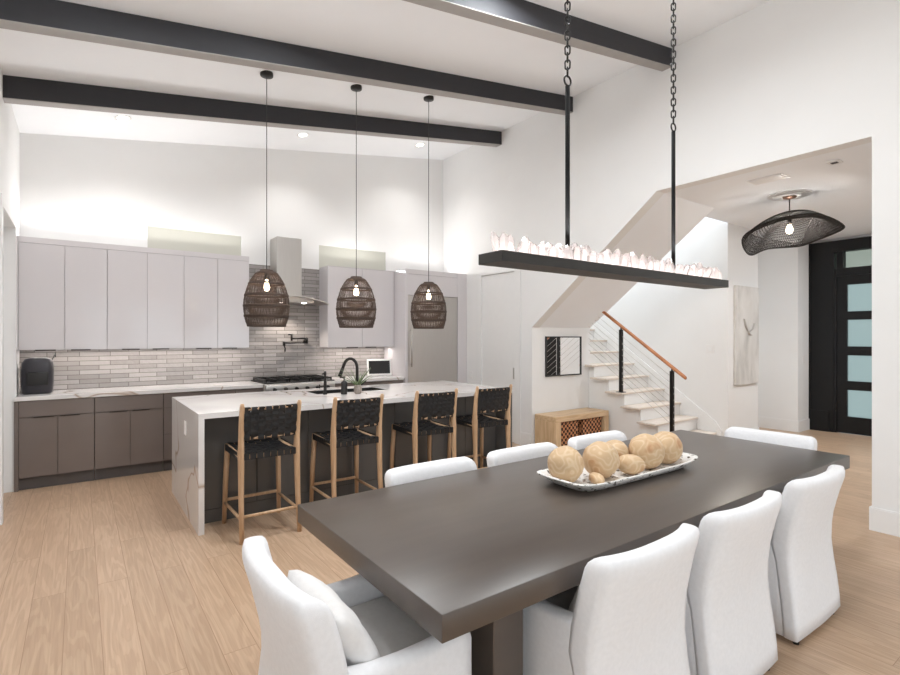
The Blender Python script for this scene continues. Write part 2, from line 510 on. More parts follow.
# back wall with two high windows
W1, W2, WZ0, WZ1 = (0.667, 1.751), (2.83, 3.94), 2.40, 2.868
mb = MB()
y0, y1 = YB, YB + 0.14
mb.box(-0.7, XR + 0.15, y0, y1, 0, WZ0)
for a, b in ((-0.7, W1[0]), (W1[1], W2[0]), (W2[1], XR + 0.15)):
    mb.box(a, b, y0, y1, WZ0, WZ1)
mb.box(-0.7, XR + 0.15, y0, y1, WZ1, 5.0)
struct('wall_back', mb, M['wall'])
for i, (a, b) in enumerate((W1, W2)):
    mb = MB()
    mb.box(a, b, YB + 0.02, YB + 0.04, WZ0, WZ1)
    w = struct('window_%d' % (i + 1), mb, M['shadeg'])
    mb = MB()
    mb.box(a, b, YB + 0.06, YB + 0.11, WZ0, WZ0 + 0.04); mb.box(a, b, YB + 0.06, YB + 0.11, WZ1 - 0.04, WZ1)
    mb.box(a, a + 0.04, YB + 0.06, YB + 0.11, WZ0, WZ1); mb.box(b - 0.04, b, YB + 0.06, YB + 0.11, WZ0, WZ1)
    mb.build('window_frame', M['trim'], w)
# wall to the west: doorway beside the kitchen and tall garden windows near the camera
mb = MB()
xa, xb = XL - 0.14, XL
mb.box(xa, xb, 6.57, YB + 0.14, 0, 4.2)
mb.box(xa, xb, 5.55, 6.57, 2.594, 4.2)
mb.box(xa, xb, 3.9, 5.55, 0, 4.2)
mb.box(xa, xb, -2.4, 3.9, 3.2, 4.2)
mb.box(xa, xb, -0.5, 3.9, 0, 3.2)
mb.box(xa, xb, YF, -2.4, 0, 4.2)
struct('wall_left', mb, M['wall'])
mb = MB(); mb.box(XL - 0.115, XL - 0.075, 5.56, 6.56, 0.005, 2.58)
d = struct('door_1', mb, M['trim'])
mb = MB(); mb.sphere((XL - 0.05, 5.68, 1.0), 0.028, 12, 8); mb.tube([(XL - 0.08, 5.68, 1.0), (XL - 0.05, 5.68, 1.0)], 0.01); mb.build('door_knob', M['steel'], d)
mb = MB(); mb.box(XL - 0.001, XL + 0.014, 6.57, 6.66, 0, 2.68); mb.box(XL - 0.001, XL + 0.014, 5.46, 6.57, 2.594, 2.68); mb.box(XL - 0.001, XL + 0.014, 5.46, 5.55, 0, 2.594)
struct('trim_1', mb, M['trim'])
# front wall behind the camera: tall garden glazing
mb = MB()
mb.box(XL - 0.14, XR + 0.15, YF - 0.14, YF, 2.4, 5.0)
for x0, x1 in ((XL - 0.14, 0.05), (0.65, 1.1), (2.5, 2.8), (4.7, XR + 0.15)):
    mb.box(x0, x1, YF - 0.14, YF, 0, 2.4)
struct('wall_front', mb, M['wall'])
mb = MB(); mb.box(-30, 30, -40, YF - 0.14, -0.3, -0.1); mb.box(-30, -0.7, YF - 0.14, 30, -0.3, -0.1)
struct('ground', mb, M['bounce_ground'])

# east wall with the opening to the entry hall and the sloped cut under the stair
T = 0.15
YJ, YS0, YS1, ZH, ZS = 1.297, 3.148, 5.03, 3.10, 1.655
mb = MB()
top = 4.85
mb.box(XR, XR + T, YF, YJ, 0, top)
mb.prism([(YJ, ZH), (YS0, ZH), (YS1, ZS), (YS1, top), (YJ, top)], 'x', XR, XR + T)
# kitchen stretch, with the pantry doorway
DY0, DY1, DZ = 5.366, 6.12, 2.47
mb.box(XR, XR + T, YS1, DY0, 0, top); mb.box(XR, XR + T, DY1, YB + 0.14, 0, top); mb.box(XR, XR + T, DY0, DY1, DZ, top)
struct('wall_right', mb, M['wall'])
mb = MB(); mb.box(XR + 0.012, XR + 0.05, DY0 + 0.003, DY1 - 0.003, 0.006, DZ - 0.004)
d2 = struct('door_2', mb, M['trim'])
mb = MB(); mb.box(XR - 0.012, XR + 0.012, DY0 + 0.005, DY0 + 0.035, 0.92, 1.08, 0.004, 1); mb.build('door_handle', M['steel'], d2)
mb = MB(); mb.box(XR - 0.012, XR, 5.245, DY0, 0, DZ + 0.10); mb.box(XR - 0.012, XR, DY1, DY1 + 0.09, 0, DZ + 0.10); mb.box(XR - 0.012, XR, DY0, DY1, DZ, DZ + 0.10)
mb.box(XR - 0.02, XR - 0.012, 5.235, 5.255, 0, DZ + 0.1)
struct('trim_2', mb, M['trim'])
def baseboard(name, boxes):
    # a plain board with a slightly thinner cap strip along its top
    mb = MB()
    for x0, x1, y0, y1 in boxes:
        mb.box(x0, x1, y0, y1, 0, 0.172)
        e = 0.003
        ex = e if x1 - x0 < 0.05 else 0
        ey = e if y1 - y0 < 0.05 else 0
        mb.box(x0 + ex, x1 - ex, y0 + ey, y1 - ey, 0.172, 0.182)
    struct(name, mb, M['trim'])
baseboard('baseboard_right', [(XR - 0.014, XR, YF, YJ + 0.014), (XR + 0.0005, XR + T, YJ, YJ + 0.014), (XR - 0.014, XR, YS1, 5.245)])

# entry hall
XW, YA, XE, YH, XD = 7.25, 3.447, 9.30, 3.33, 9.78
mb = MB(); mb.box(XR + T, XD + 0.2, -0.6, YS0, ZH, ZH + 0.2); mb.box(6.29, XD + 0.2, YS0, YA, ZH, ZH + 0.2); mb.box(XW, XD + 0.2, YA, 4.6, ZH, ZH + 0.2)
struct('ceiling_hall', mb, M['hallceil'])
mb = MB(); mb.box(XR + T, XD + 0.2, -0.6, -0.45, 0, ZH); struct('wall_hall_front', mb, M['wall'])
mb = MB(); mb.box(XW + 0.15, 8.17, YA, YA + 0.13, 0, ZH); struct('wall_art', mb, M['wall'])
mb = MB(); mb.box(8.17, XE, 3.95, 4.1, 0, ZH); struct('wall_hall_back', mb, M['wall'])
mb = MB(); mb.box(XE, XD + 0.2, YH, 4.1, 0, ZH); struct('wall_hall_corner', mb, M['wall'])
mb = MB(); mb.box(XD + 0.06, XD + 0.2, -0.6, 0.72, 0, ZH); mb.box(XD + 0.06, XD + 0.2, 0.72, YH, 3.065, ZH); struct('wall_entry', mb, M['wall'])
baseboard('baseboard_hall', [(XE - 0.014, XE, YH - 0.014, 3.95), (XE, XD, YH - 0.014, YH), (8.17, XE, 3.936, 3.95), (XW, 8.17, YA - 0.014, YA), (8.17, 8.184, YA - 0.014, 3.95)])
# stairwell
mb = MB(); mb.box(XW, XW + 0.15, YA, 8.0, 0, ZH); mb.box(XW, XW + 0.15, YA, 8.0, ZH + 0.2, 5.8); struct('wall_stair', mb, M['wall'])
mb = MB(); mb.box(XR + T, XW + 0.15, 7.3, 7.45, 0, 5.8); struct('wall_stair_back', mb, M['wall'])
mb = MB(); mb.box(6.29, XW + 0.15, YA - 0.15, YA, ZH + 0.2, 5.8); struct('wall_stair_front', mb, M['wall'])
mb = MB(); mb.prism([(YS0, ZH), (YS1, ZS), (5.3, ZS), (5.3, ZS + 0.28), (YS1 + 0.1, ZS + 0.28), (YS0, ZH + 0.28)], 'x', XR + T, 6.29)
struct('ceiling_stair_soffit', mb, M['hallceil'])
mb = MB(); mb.box(XR + T, 6.29, YS1, YS1 + 0.12, 0, ZS); mb.box(6.17, 6.29, YS1 + 0.12, 7.3, 0, ZS); struct('wall_niche', mb, M['wall'])
baseboard('baseboard_niche', [(XR + T, 6.25, YS1 - 0.014, YS1)])

# entry door
de = thing('door_3', 'black panelled entry door with four frosted glass lights', 'door', (XD, 2.4, 0))
de['kind'] = 'structure'
DL, DRR = 2.954, 1.95
mb = MB()
mb.box(XD - 0.03, XD + 0.12, 2.99, YH, 0, 3.06); mb.box(XD - 0.02, XD + 0.12, 2.9555, 2.99, 0, 2.615); mb.box(XD + 0.0, XD + 0.12, 2.90, 2.99, 2.492, 2.52)
mb.box(XD - 0.03, XD + 0.12, 0.72, 1.30, 0, 3.06); mb.box(XD - 0.03, XD + 0.12, 1.30, 1.6, 2.88, 3.06); mb.box(XD - 0.03, XD + 0.12, 1.30, 1.6, 0, 0.27)
mb.box(XD - 0.03, XD + 0.12, 1.6, 2.99, 2.88, 3.06)
mb.box(XD - 0.01, XD + 0.12, 1.6, 2.99, 2.492, 2.615)
mb.box(XD - 0.01, XD + 0.12, 2.87, 2.955, 2.615, 2.88)
mb.box(XD - 0.03, XD + 0.12, 1.6, 1.9, 0, 2.5)
mb.box(XD - 0.045, XD - 0.03, 3.05, 3.31, 0.0, 0.33)
mb.box(XD - 0.045, XD - 0.03, 3.305, YH, 0, 3.06)
mb.build('door_frame', M['doorblack'], de)
mb = MB(); mb.box(XD + 0.04, XD + 0.05, 1.30, 1.60, 0.27, 2.88); mb.build('sidelight_glass', M['frost'], de)
mb = MB(); mb.box(XD + 0.04, XD + 0.055, 1.9, 2.87, 2.615, 2.88); mb.build('transom_glass', M['clear'], de)
mb = MB(); mb.box(XD + 0.04, XD + 0.055, 2.955, 2.99, 2.615, 2.88); mb.build('transom_glass', M['clear'], de)
mb = MB()
PZ = [(0.27, 0.69), (0.83, 1.235), (1.376, 1.793), (1.925, 2.347)]
PY0, PY1 = 2.03, 2.823
mb.box(XD, XD + 0.05, PY1, DL, 0.006, 2.49); mb.box(XD, XD + 0.05, 1.9, PY0, 0.006, 2.49)
zz = 0.006
for a, b in PZ + [(2.49, 2.49)]:
    mb.box(XD, XD + 0.05, PY0, PY1, zz, a); zz = b
mb.build('door_leaf', M['doorblack'], de)
for a, b in PZ:
    mb = MB(); mb.box(XD + 0.02, XD + 0.03, PY0, PY1, a, b); mb.build('glass_pane', M['frost'], de)
for z in (0.35, 1.62, 2.2):
    mb = MB(); mb.tube([(XD - 0.012, DL + 0.012, z), (XD - 0.012, DL + 0.012, z + 0.12)], 0.012); mb.build('hinge', M['blackmetal'], de)
mb = MB(); mb.tube([(XD - 0.05, 1.98, 0.9), (XD - 0.05, 1.98, 1.25)], 0.012); mb.tube([(XD, 1.98, 0.95), (XD - 0.05, 1.98, 0.95)], 0.008); mb.tube([(XD, 1.98, 1.2), (XD - 0.05, 1.98, 1.2)], 0.008); mb.build('door_handle', M['blackmetal'], de)

# ceiling beams
for i, (y, lab) in enumerate(((2.97, 'charcoal ceiling beam ending at the chain of the crystal chandelier'), (4.304, 'charcoal ceiling beam just in front of the three pendant canopies'), (5.65, 'charcoal ceiling beam behind the pendant cords, closest to the back wall'))):
    t = thing('ceiling_beam', lab, 'ceiling beam', (XL, y, cz(XL) - 0.19), group='dark beams across the sloped ceiling')
    mb = MB(); mb.prism([(XL, cz(XL) - 0.19), (XR, cz(XR) - 0.19), (XR, cz(XR) - 0.002), (XL, cz(XL) - 0.002)], 'y', y, y + 0.115)
    mb.build('beam_casing', M['beam'], t)
    mb = MB(); mb.prism([(XL, cz(XL) - 0.196), (XR, cz(XR) - 0.196), (XR, cz(XR) - 0.19), (XL, cz(XL) - 0.19)], 'y', y + 0.001, y + 0.114); mb.build('underside_strip', M['beamu'], t, label='paler grey underside strip')  # thin strip, paler grey than the beam faces

# ------------------------------------------------------------------ kitchen back run
YU, YC = 6.82, 6.55
# backsplash
mb = MB()
mb.box(XL, 1.765, YB - 0.012, YB, 0.93, 1.40); mb.box(1.765, 2.875, YB - 0.012, YB, 0.93, 2.505); mb.box(2.875, 3.90, YB - 0.012, YB, 0.93, 1.40)
bs = struct('wall_backsplash', mb, M['tile']); bs['label'] = 'glossy grey long tile backsplash behind the counter'

def upper(name, x0, x1, lab, z0=1.385, z1=2.555, filler=2.495, split=True, group='pale gloss wall cabinets'):
    t = thing(name, lab, 'wall cabinet', ((x0 + x1) / 2, YU, z0), group=group)
    mb = MB(); mb.box(x0, x1, YU + 0.02, YB - 0.013, z0 + 0.004, z1); mb.box(x0, x1, YU + 0.002, YU + 0.02, filler, z1)
    mb.build('body', M['upper'], t)
    xs = [x0, (x0 + x1) / 2, x1]
    for k in range(2):
        a, b = xs[k], xs[k + 1]
        mb = MB(); mb.box(a + 0.002, b - 0.002, YU, YU + 0.02, z0, filler - 0.004, 0.0015, 1)
        dd = mb.build('door', M['upper'], t)
        xc = b - 0.16 if k == 0 else a + 0.14
        mb = MB(); mb.box(xc - 0.085, xc + 0.085, YU - 0.012, YU + 0.012, z0 - 0.010, z0 + 0.003); mb.build('pull', M['pull'], dd)
    return t
upper('wall_cabinet', XL + 0.015, 0.25, 'two-door pale gloss wall cabinet above the black counter appliance')
upper('wall_cabinet', 0.2505, 1.014, 'two-door pale gloss wall cabinet in the middle of the long row')
upper('wall_cabinet', 1.0145, 1.765, 'two-door pale gloss wall cabinet ending beside the range hood')
upper('wall_cabinet', 2.83, 3.895, 'pale gloss wall cabinet above the white tablet, between hood and refrigerator', z0=1.375, z1=2.53, filler=2.525, group='pale gloss wall cabinets')
# scribe strip by the west wall
mb = MB(); mb.box(XL, XL + 0.014, YU + 0.005, YB - 0.013, 1.385, 2.555); struct('trim_3', mb, M['upper'])

def base(x0, x1, lab, kind='wide'):
    t = thing('base_cabinet', lab, 'base cabinet', ((x0 + x1) / 2, YC, 0), group='taupe gloss base cabinets')
    mb = MB(); mb.box(x0, x1, YC + 0.02, YB - 0.013, 0.12, 0.888); mb.build('body', M['base'], t)
    mb = MB(); mb.box(x0, x1, YC + 0.045, YC + 0.065, 0.0, 0.12); mb.build('toe_kick', M['toe'], t)
    g = 0.002
    if kind == 'drawers':
        for za, zb in ((0.125, 0.42), (0.424, 0.72), (0.724, 0.884)):
            mb = MB(); mb.box(x0 + g, x1 - g, YC, YC + 0.019, za, zb, 0.0015, 1); dr = mb.build('drawer', M['base'], t)
            mb = MB(); xm = (x0 + x1) / 2; mb.box(xm - 0.09, xm + 0.09, YC - 0.012, YC + 0.012, zb - 0.004, zb + 0.004); mb.build('pull', M['pull'], dr)
        return t
    mb = MB(); mb.box(x0 + g, x1 - g, YC, YC + 0.019, 0.724, 0.884, 0.0015, 1); mb.build('drawer', M['base'], t)
    xs = [x0, (x0 + x1) / 2, x1]
    for k in range(2):
        mb = MB(); mb.box(xs[k] + g, xs[k + 1] - g, YC, YC + 0.019, 0.125, 0.719, 0.0015, 1); dd = mb.build('door', M['base'], t)
        xc = xs[k + 1] - 0.11 if k == 0 else xs[k] + 0.10
        mb = MB(); mb.box(xc - 0.082, xc + 0.082, YC - 0.012, YC + 0.012, 0.713, 0.723); mb.build('pull', M['pull'], dd)
    return t
base(XL + 0.035, 0.128, 'taupe gloss base cabinet under the black counter appliance, next to the doorway')
base(0.131, 0.766, 'taupe gloss base cabinet of two doors, partly behind the island corner')
base(0.769, 1.529, 'taupe gloss base cabinet of stacked drawers behind the island top', 'drawers')
base(1.532, 1.862, 'narrow taupe gloss base cabinet next to the range', 'drawers')
base(2.80, 3.90, 'taupe gloss base cabinet under the white tablet', 'drawers')
mb = MB(); mb.box(XL + 0.001, XL + 0.034, YC, YB - 0.013, 0.0, 0.888); struct('trim_4', mb, M['base'])
mb = MB(); mb.box(XL + 0.001, 1.858, YC - 0.022, YB - 0.012, 0.888, 0.93, 0.003, 1); tag(mb.build('countertop', M['quartz']), 'long white quartz countertop between the doorway and the range', 'countertop')
mb = MB(); mb.box(2.802, 3.90, YC - 0.022, YB - 0.012, 0.888, 0.93, 0.003, 1); tag(mb.build('countertop', M['quartz']), 'short white quartz countertop between the range and the refrigerator', 'countertop')

# range
t = thing('range_stove', 'stainless range with black grates under the hood', 'stove', (2.33, 6.5, 0))
mb = MB(); mb.box(1.862, 2.798, 6.50, YB - 0.014, 0.10, 0.93, 0.004, 1); mb.build('body', M['steel_h'], t)
mb = MB(); mb.box(1.88, 2.78, 6.56, 6.58, 0.0, 0.10); mb.box(1.88, 2.78, 7.0, 7.02, 0.0, 0.10); mb.build('toe_kick', M['black'], t)
mb = MB(); mb.box(1.87, 2.79, 6.47, 6.50, 0.80, 0.92, 0.01, 2); fp = mb.build('control_panel', M['steel_h'], t)
for k in range(6):
    x = 1.98 + k * 0.14
    mb = MB(); mb.tube([(x, 6.47, 0.86), (x, 6.435, 0.86)], [0.024, 0.02], 14); mb.build('knob', M['blackmetal'], fp)
mb = MB(); mb.box(1.88, 2.78, 6.485, 6.50, 0.16, 0.78, 0.004, 1); dd = mb.build('oven_door', M['steel_h'], t)
mb = MB(); mb.tube([(1.93, 6.44, 0.73), (2.73, 6.44, 0.73)], 0.013); mb.tube([(1.97, 6.44, 0.73), (1.97, 6.49, 0.73)], 0.01); mb.tube([(2.69, 6.44, 0.73), (2.69, 6.49, 0.73)], 0.01); mb.build('handle', M['steel_h'], dd)
mb = MB(); mb.box(1.865, 2.795, 6.505, 7.12, 0.93, 0.945, 0.003, 1); mb.build('cooktop', M['black'], t)
for k in range(3):
    x0 = 1.885 + k * 0.30
    mb = MB()
    for a, b, c_, d_ in ((x0, x0 + 0.28, 6.53, 6.545), (x0, x0 + 0.28, 7.075, 7.09), (x0, x0 + 0.015, 6.53, 7.09), (x0 + 0.265, x0 + 0.28, 6.53, 7.09), (x0 + 0.132, x0 + 0.148, 6.53, 7.09), (x0, x0 + 0.28, 6.66, 6.675), (x0, x0 + 0.28, 6.80, 6.815), (x0, x0 + 0.28, 6.94, 6.955)):
        mb.box(a, b, c_, d_, 0.962, 0.982)
    for a in (x0, x0 + 0.265):
        for c_ in (6.53, 7.075):
            mb.box(a, a + 0.015, c_, c_ + 0.015, 0.945, 0.962)
    mb.build('grate', M['blackmetal'], t)
    for y in (6.67, 6.95):
        mb = MB(); mb.lathe([(0.045, 0.945), (0.045, 0.955), (0.03, 0.96), (0.001, 0.96)], 14, (x0 + 0.14, y, 0)); mb.build('burner', M['blackmetal'], t)

# range hood: flared glass-edged canopy and chimney
t = thing('range_hood', 'stainless chimney range hood mounted above the range', 'range hood', (2.32, YB - 0.02, 1.97))
mb = MB(); mb.box(2.125, 2.465, 6.85, YB - 0.013, 2.05, 2.865, 0.004, 1); mb.build('chimney', M['steel'], t)
mb = MB()
rings = []
for x, dz, yd in [(1.84 + i * (2.80 - 1.84) / 16, 0, 0) for i in range(17)]:
    u = (x - 2.32) / 0.48
    zt = 2.075 - 0.085 * abs(u) ** 1.6
    yf = 6.62 + 0.07 * u * u
    rings.append([(x, yf, zt - 0.018), (x, YB - 0.013, zt - 0.018), (x, YB - 0.013, zt), (x, yf + 0.25, zt + 0.0), (x, yf, zt - 0.006)])
mb.loft(rings, True, True, False)
mb.build('canopy', M['steel_h'], t)
mb = MB(); mb.box(2.05, 2.60, 6.75, YB - 0.014, 1.985, 2.06, 0.006, 1); mb.build('fan_box', M['steel_h'], t)
for x in (2.16, 2.48):
    mb = MB(); mb.lathe([(0.03, 0), (0.03, 0.004), (0.001, 0.004)], 14, (x, 6.80, 1.980)); mb.build('hood_lamp', M['can'], t)
light('hood_lamp_light', 'SPOT', (2.32, 6.85, 1.96), 7, (1, 0.9, 0.78), 0.03, spot=radians(120))

# pot filler
t = thing('pot_filler', 'black folding pot filler tap on the tiled wall over the range', 'tap', (2.62, YB - 0.012, 1.46))
mb = MB(); mb.tube([(2.62, YB - 0.012, 1.46), (2.62, YB - 0.03, 1.46)], 0.032, 14); mb.tube([(2.62, YB - 0.03, 1.46), (2.62, YB - 0.075, 1.46)], 0.014); mb.tube([(2.62, YB - 0.075, 1.43), (2.62, YB - 0.075, 1.515)], 0.017, 10); mb.build('wall_mount', M['blackmetal'], t)
mb = MB(); mb.tube([(2.62, YB - 0.075, 1.50), (2.40, YB - 0.085, 1.50)], 0.010); mb.tube([(2.40, YB - 0.085, 1.47), (2.40, YB - 0.085, 1.56)], 0.014, 10); mb.tube([(2.40, YB - 0.085, 1.555), (2.35, YB - 0.085, 1.555)], 0.009); mb.build('upper_arm', M['blackmetal'], t)
mb = MB(); mb.tube([(2.62, YB - 0.075, 1.44), (2.285, YB - 0.11, 1.44)], 0.010); mb.tube([(2.285, YB - 0.11, 1.46), (2.285, YB - 0.11, 1.40)], [0.016, 0.02], 10); mb.tube([(2.285, YB - 0.11, 1.40), (2.30, YB - 0.11, 1.37), (2.30, YB - 0.11, 1.32)], 0.009); mb.build('spout_arm', M['blackmetal'], t)

# black appliance
t = thing('countertop_appliance', 'rounded black appliance on the counter in the corner by the doorway', 'appliance', (-0.34, 6.86, 0.93))
mb = MB()
rings = []
for z, hx, hy in [(0.931, 0.115, 0.11), (0.945, 0.128, 0.125), (1.05, 0.135, 0.13), (1.18, 0.135, 0.13), (1.25, 0.128, 0.125), (1.29, 0.105, 0.105), (1.302, 0.07, 0.07)]:
    ring = []
    for j in range(28):
        a = 2 * pi * j / 28
        cx_, sy_ = cos(a), sin(a)
        p = 0.45
        ring.append((-0.355 + hx * abs(cx_) ** p * (1 if cx_ >= 0 else -1), 6.88 + hy * abs(sy_) ** p * (1 if sy_ >= 0 else -1), z))
    rings.append(ring)
mb.loft(rings); mb.build('housing', M['plastic'], t)
mb = MB(); mb.box(-0.44, -0.26, 6.738, 6.752, 1.02, 1.16, 0.012, 3); mb.build('front_panel', M['black'], t)
mb = MB(); mb.tube([(-0.235, 6.92, 1.28), (-0.215, 6.95, 1.33), (-0.215, 7.08, 1.35), (-0.215, 7.125, 1.30)], 0.005, 6); mb.build('power_cord', M['black'], t)

# tablet
t = thing('tablet_display', 'white framed tablet with dark screen standing on the short counter', 'tablet', (3.70, 6.89, 0.93))
R = Matrix.Translation((3.690, 6.90, 0.945)) @ Matrix.Rotation(radians(-14), 4, 'Z') @ Matrix.Rotation(radians(-9), 4, 'X')
mb = MB(); mb.box(-0.19, 0.19, -0.008, 0.008, -0.008, 0.245, 0.006, 2, mat=R); mb.build('casing', M['white_pl'], t)
mb = MB(); mb.box(-0.163, 0.163, -0.0095, -0.0078, 0.02, 0.217, mat=R); mb.build('screen', M['screen'], t)
mb = MB(); mb.box(-0.10, 0.10, 0.008, 0.10, -0.013, 0.05, 0.006, 2, mat=Matrix.Translation((3.690, 6.90, 0.944)) @ Matrix.Rotation(radians(-14), 4, 'Z')); mb.build('stand', M['white_pl'], t)

# refrigerator with its white surround
YR = 6.50
t = thing('refrigerator', 'stainless built-in refrigerator set into the white tall surround', 'refrigerator', (4.40, YR, 0))
mb = MB(); mb.box(3.947, 4.865, YR + 0.03, YB - 0.01, 0.02, 2.148); mb.build('body', M['steel'], t)
mb = MB(); mb.box(3.95, 4.862, YR - 0.005, YR + 0.028, 0.75, 2.145, 0.004, 1); dd = mb.build('door', M['steel'], t)
mb = MB(); mb.tube([(3.985, YR - 0.055, 1.08), (3.985, YR - 0.055, 1.66)], 0.012); mb.tube([(3.985, YR - 0.055, 1.12), (3.985, YR, 1.12)], 0.008); mb.tube([(3.985, YR - 0.055, 1.62), (3.985, YR, 1.62)], 0.008); mb.build('handle', M['steel'], dd)
mb = MB(); mb.box(3.95, 4.862, YR - 0.005, YR + 0.028, 0.05, 0.742, 0.004, 1); dd = mb.build('freezer_drawer', M['steel'], t)
mb = MB(); mb.tube([(4.05, YR - 0.055, 0.68), (4.76, YR - 0.055, 0.68)], 0.012); mb.tube([(4.1, YR - 0.055, 0.68), (4.1, YR, 0.68)], 0.008); mb.tube([(4.71, YR - 0.055, 0.68), (4.71, YR, 0.68)], 0.008); mb.build('handle', M['steel'], dd)
t = thing('tall_cabinet', 'white tall cabinet surround enclosing the refrigerator', 'cabinet', (4.47, YR, 0))
mb = MB(); mb.box(3.903, 3.945, YR - 0.01, YB - 0.01, 0, 2.535); mb.build('side_panel', M['upper'], t)
mb = MB(); mb.box(4.868, XR - 0.003, YR - 0.01, YB - 0.01, 0, 2.535); mb.build('side_panel', M['upper'], t)
mb = MB(); mb.box(3.945, 4.868, YR - 0.01, YR + 0.012, 2.152, 2.46, 0.0015, 1); mb.build('door', M['upper'], t)
mb = MB(); mb.box(3.945, 4.868, YR - 0.004, YB - 0.01, 2.465, 2.535); mb.box(3.945, 4.868, YR + 0.02, YB - 0.01, 2.15, 2.465); mb.build('top_panel', M['upper'], t)

# ------------------------------------------------------------------ island
IX0, IX1, IY0, IY1, IZ = 0.735, 4.00, 4.28, 5.66, 0.93
t = thing('kitchen_island', 'dark panelled island cabinet beneath the white waterfall worktop', 'island', (2.37, 4.9, 0))
YP = 4.52
mb = MB(); mb.box(IX0 + 0.045, IX1 - 0.05, YP + 0.02, IY1 - 0.03, 0.1, 0.64); mb.box(IX0 + 0.045, IX1 - 0.05, YP + 0.02, 4.98, 0.64, IZ - 0.045); mb.box(IX0 + 0.045, 1.9, 4.98, IY1 - 0.03, 0.64, IZ - 0.045); mb.box(2.88, IX1 - 0.05, 4.98, IY1 - 0.03, 0.64, IZ - 0.045); mb.build('body', M['island'], t)
npan = 7
for k in range(npan):
    a = IX0 + 0.047 + k * (IX1 - IX0 - 0.10) / npan
    b = IX0 + 0.047 + (k + 1) * (IX1 - IX0 - 0.10) / npan
    mb = MB(); mb.box(a + 0.002, b - 0.002, YP, YP + 0.019, 0.112, IZ - 0.045, 0.0015, 1); mb.build('front_panel', M['island'], t)
mb = MB(); mb.box(IX0 + 0.045, IX1 - 0.05, YP + 0.006, YP + 0.03, 0, 0.108); mb.build('toe_kick', M['island'], t)
mb = MB(); mb.box(IX1 - 0.045, IX1 - 0.005, IY0 + 0.01, IY1 - 0.02, 0, IZ - 0.045, 0.002, 1); mb.build('end_panel', M['island'], t)
# worktop with sink cut-out and mitred waterfall end
SX0, SX1, SY0, SY1 = 1.98, 2.80, 5.06, 5.42
t = thing('island_worktop', 'white veined quartz worktop of the island with waterfall end', 'countertop', (2.37, 4.97, 0))
mb = MB()
mb.box(IX0, SX0, IY0, IY1, IZ - 0.042, IZ); mb.box(SX1, IX1, IY0, IY1, IZ - 0.042, IZ)
mb.box(SX0, SX1, IY0, SY0, IZ - 0.042, IZ); mb.box(SX0, SX1, SY1, IY1, IZ - 0.042, IZ)
mb.build('slab', M['quartz'], t)
mb = MB(); mb.box(IX0, IX0 + 0.042, IY0, IY1, 0, IZ - 0.042); wf = mb.build('waterfall_panel', M['quartz'], t)
t = thing('power_outlet', 'small white outlet on the waterfall end of the island', 'outlet', (IX0, 4.87, 0.74))
mb = MB(); mb.box(IX0 - 0.006, IX0 + 0.001, 4.835, 4.905, 0.68, 0.80, 0.003, 1); mb.build('cover_plate', M['white_pl'], t)
mb = MB(); mb.box(IX0 - 0.008, IX0 - 0.006, 4.852, 4.888, 0.745, 0.785); mb.box(IX0 - 0.008, IX0 - 0.006, 4.852, 4.888, 0.695, 0.735); mb.build('sockets', M['white_pl'], t)
# sink
t = thing('kitchen_sink', 'black undermount sink set into the island worktop', 'sink', (2.39, 5.24, 0.65))
mb = MB()
e = 0.0015
mb.box(SX0 + e, SX1 - e, SY0 + e, SY1 - e, 0.665, 0.68)
mb.box(SX0 + e, SX0 + 0.016, SY0 + e, SY1 - e, 0.68, IZ - 0.002); mb.box(SX1 - 0.016, SX1 - e, SY0 + e, SY1 - e, 0.68, IZ - 0.002)
mb.box(SX0 + 0.016, SX1 - 0.016, SY0 + e, SY0 + 0.016, 0.68, IZ - 0.002); mb.box(SX0 + 0.016, SX1 - 0.016, SY1 - 0.016, SY1 - e, 0.68, IZ - 0.002)
mb.build('basin', M['black'], t)
mb = MB(); mb.lathe([(0.045, 0.680), (0.045, 0.684), (0.001, 0.683)], 16, (2.39, 5.24, 0)); mb.build('drain', M['steel'], t)
# main faucet
fx, fy = 2.40, 4.99
t = thing('kitchen_faucet', 'tall black gooseneck faucet at the island sink', 'faucet', (fx, fy, IZ))
mb = MB(); mb.lathe([(0.028, 0), (0.028, 0.012), (0.021, 0.02), (0.021, 0.10), (0.017, 0.11)], 16, (fx, fy, IZ)); mb.build('base', M['blackmetal'], t)
pts = [(fx, fy, IZ + 0.10), (fx, fy, IZ + 0.26)]
for k in range(1, 9):
    a = pi * k / 9
    pts.append((fx - 0.062 * (1 - cos(a)) , fy + 0.035 * (1 - cos(a)), IZ + 0.26 + 0.10 * sin(a)))
pts += [(fx - 0.135, fy + 0.075, IZ + 0.25)]
mb = MB(); mb.tube(pts, 0.0165, 10); mb.build('neck', M['blackmetal'], t)
mb = MB(); mb.tube([(fx - 0.132, fy + 0.073, IZ + 0.26), (fx - 0.160, fy + 0.09, IZ + 0.17)], [0.018, 0.022], 12); mb.build('spray_head', M['blackmetal'], t)
mb = MB(); mb.tube([(fx + 0.02, fy, IZ + 0.07), (fx + 0.06, fy - 0.01, IZ + 0.09), (fx + 0.10, fy - 0.015, IZ + 0.12)], [0.009, 0.008, 0.006], 8); mb.build('lever', M['blackmetal'], t)
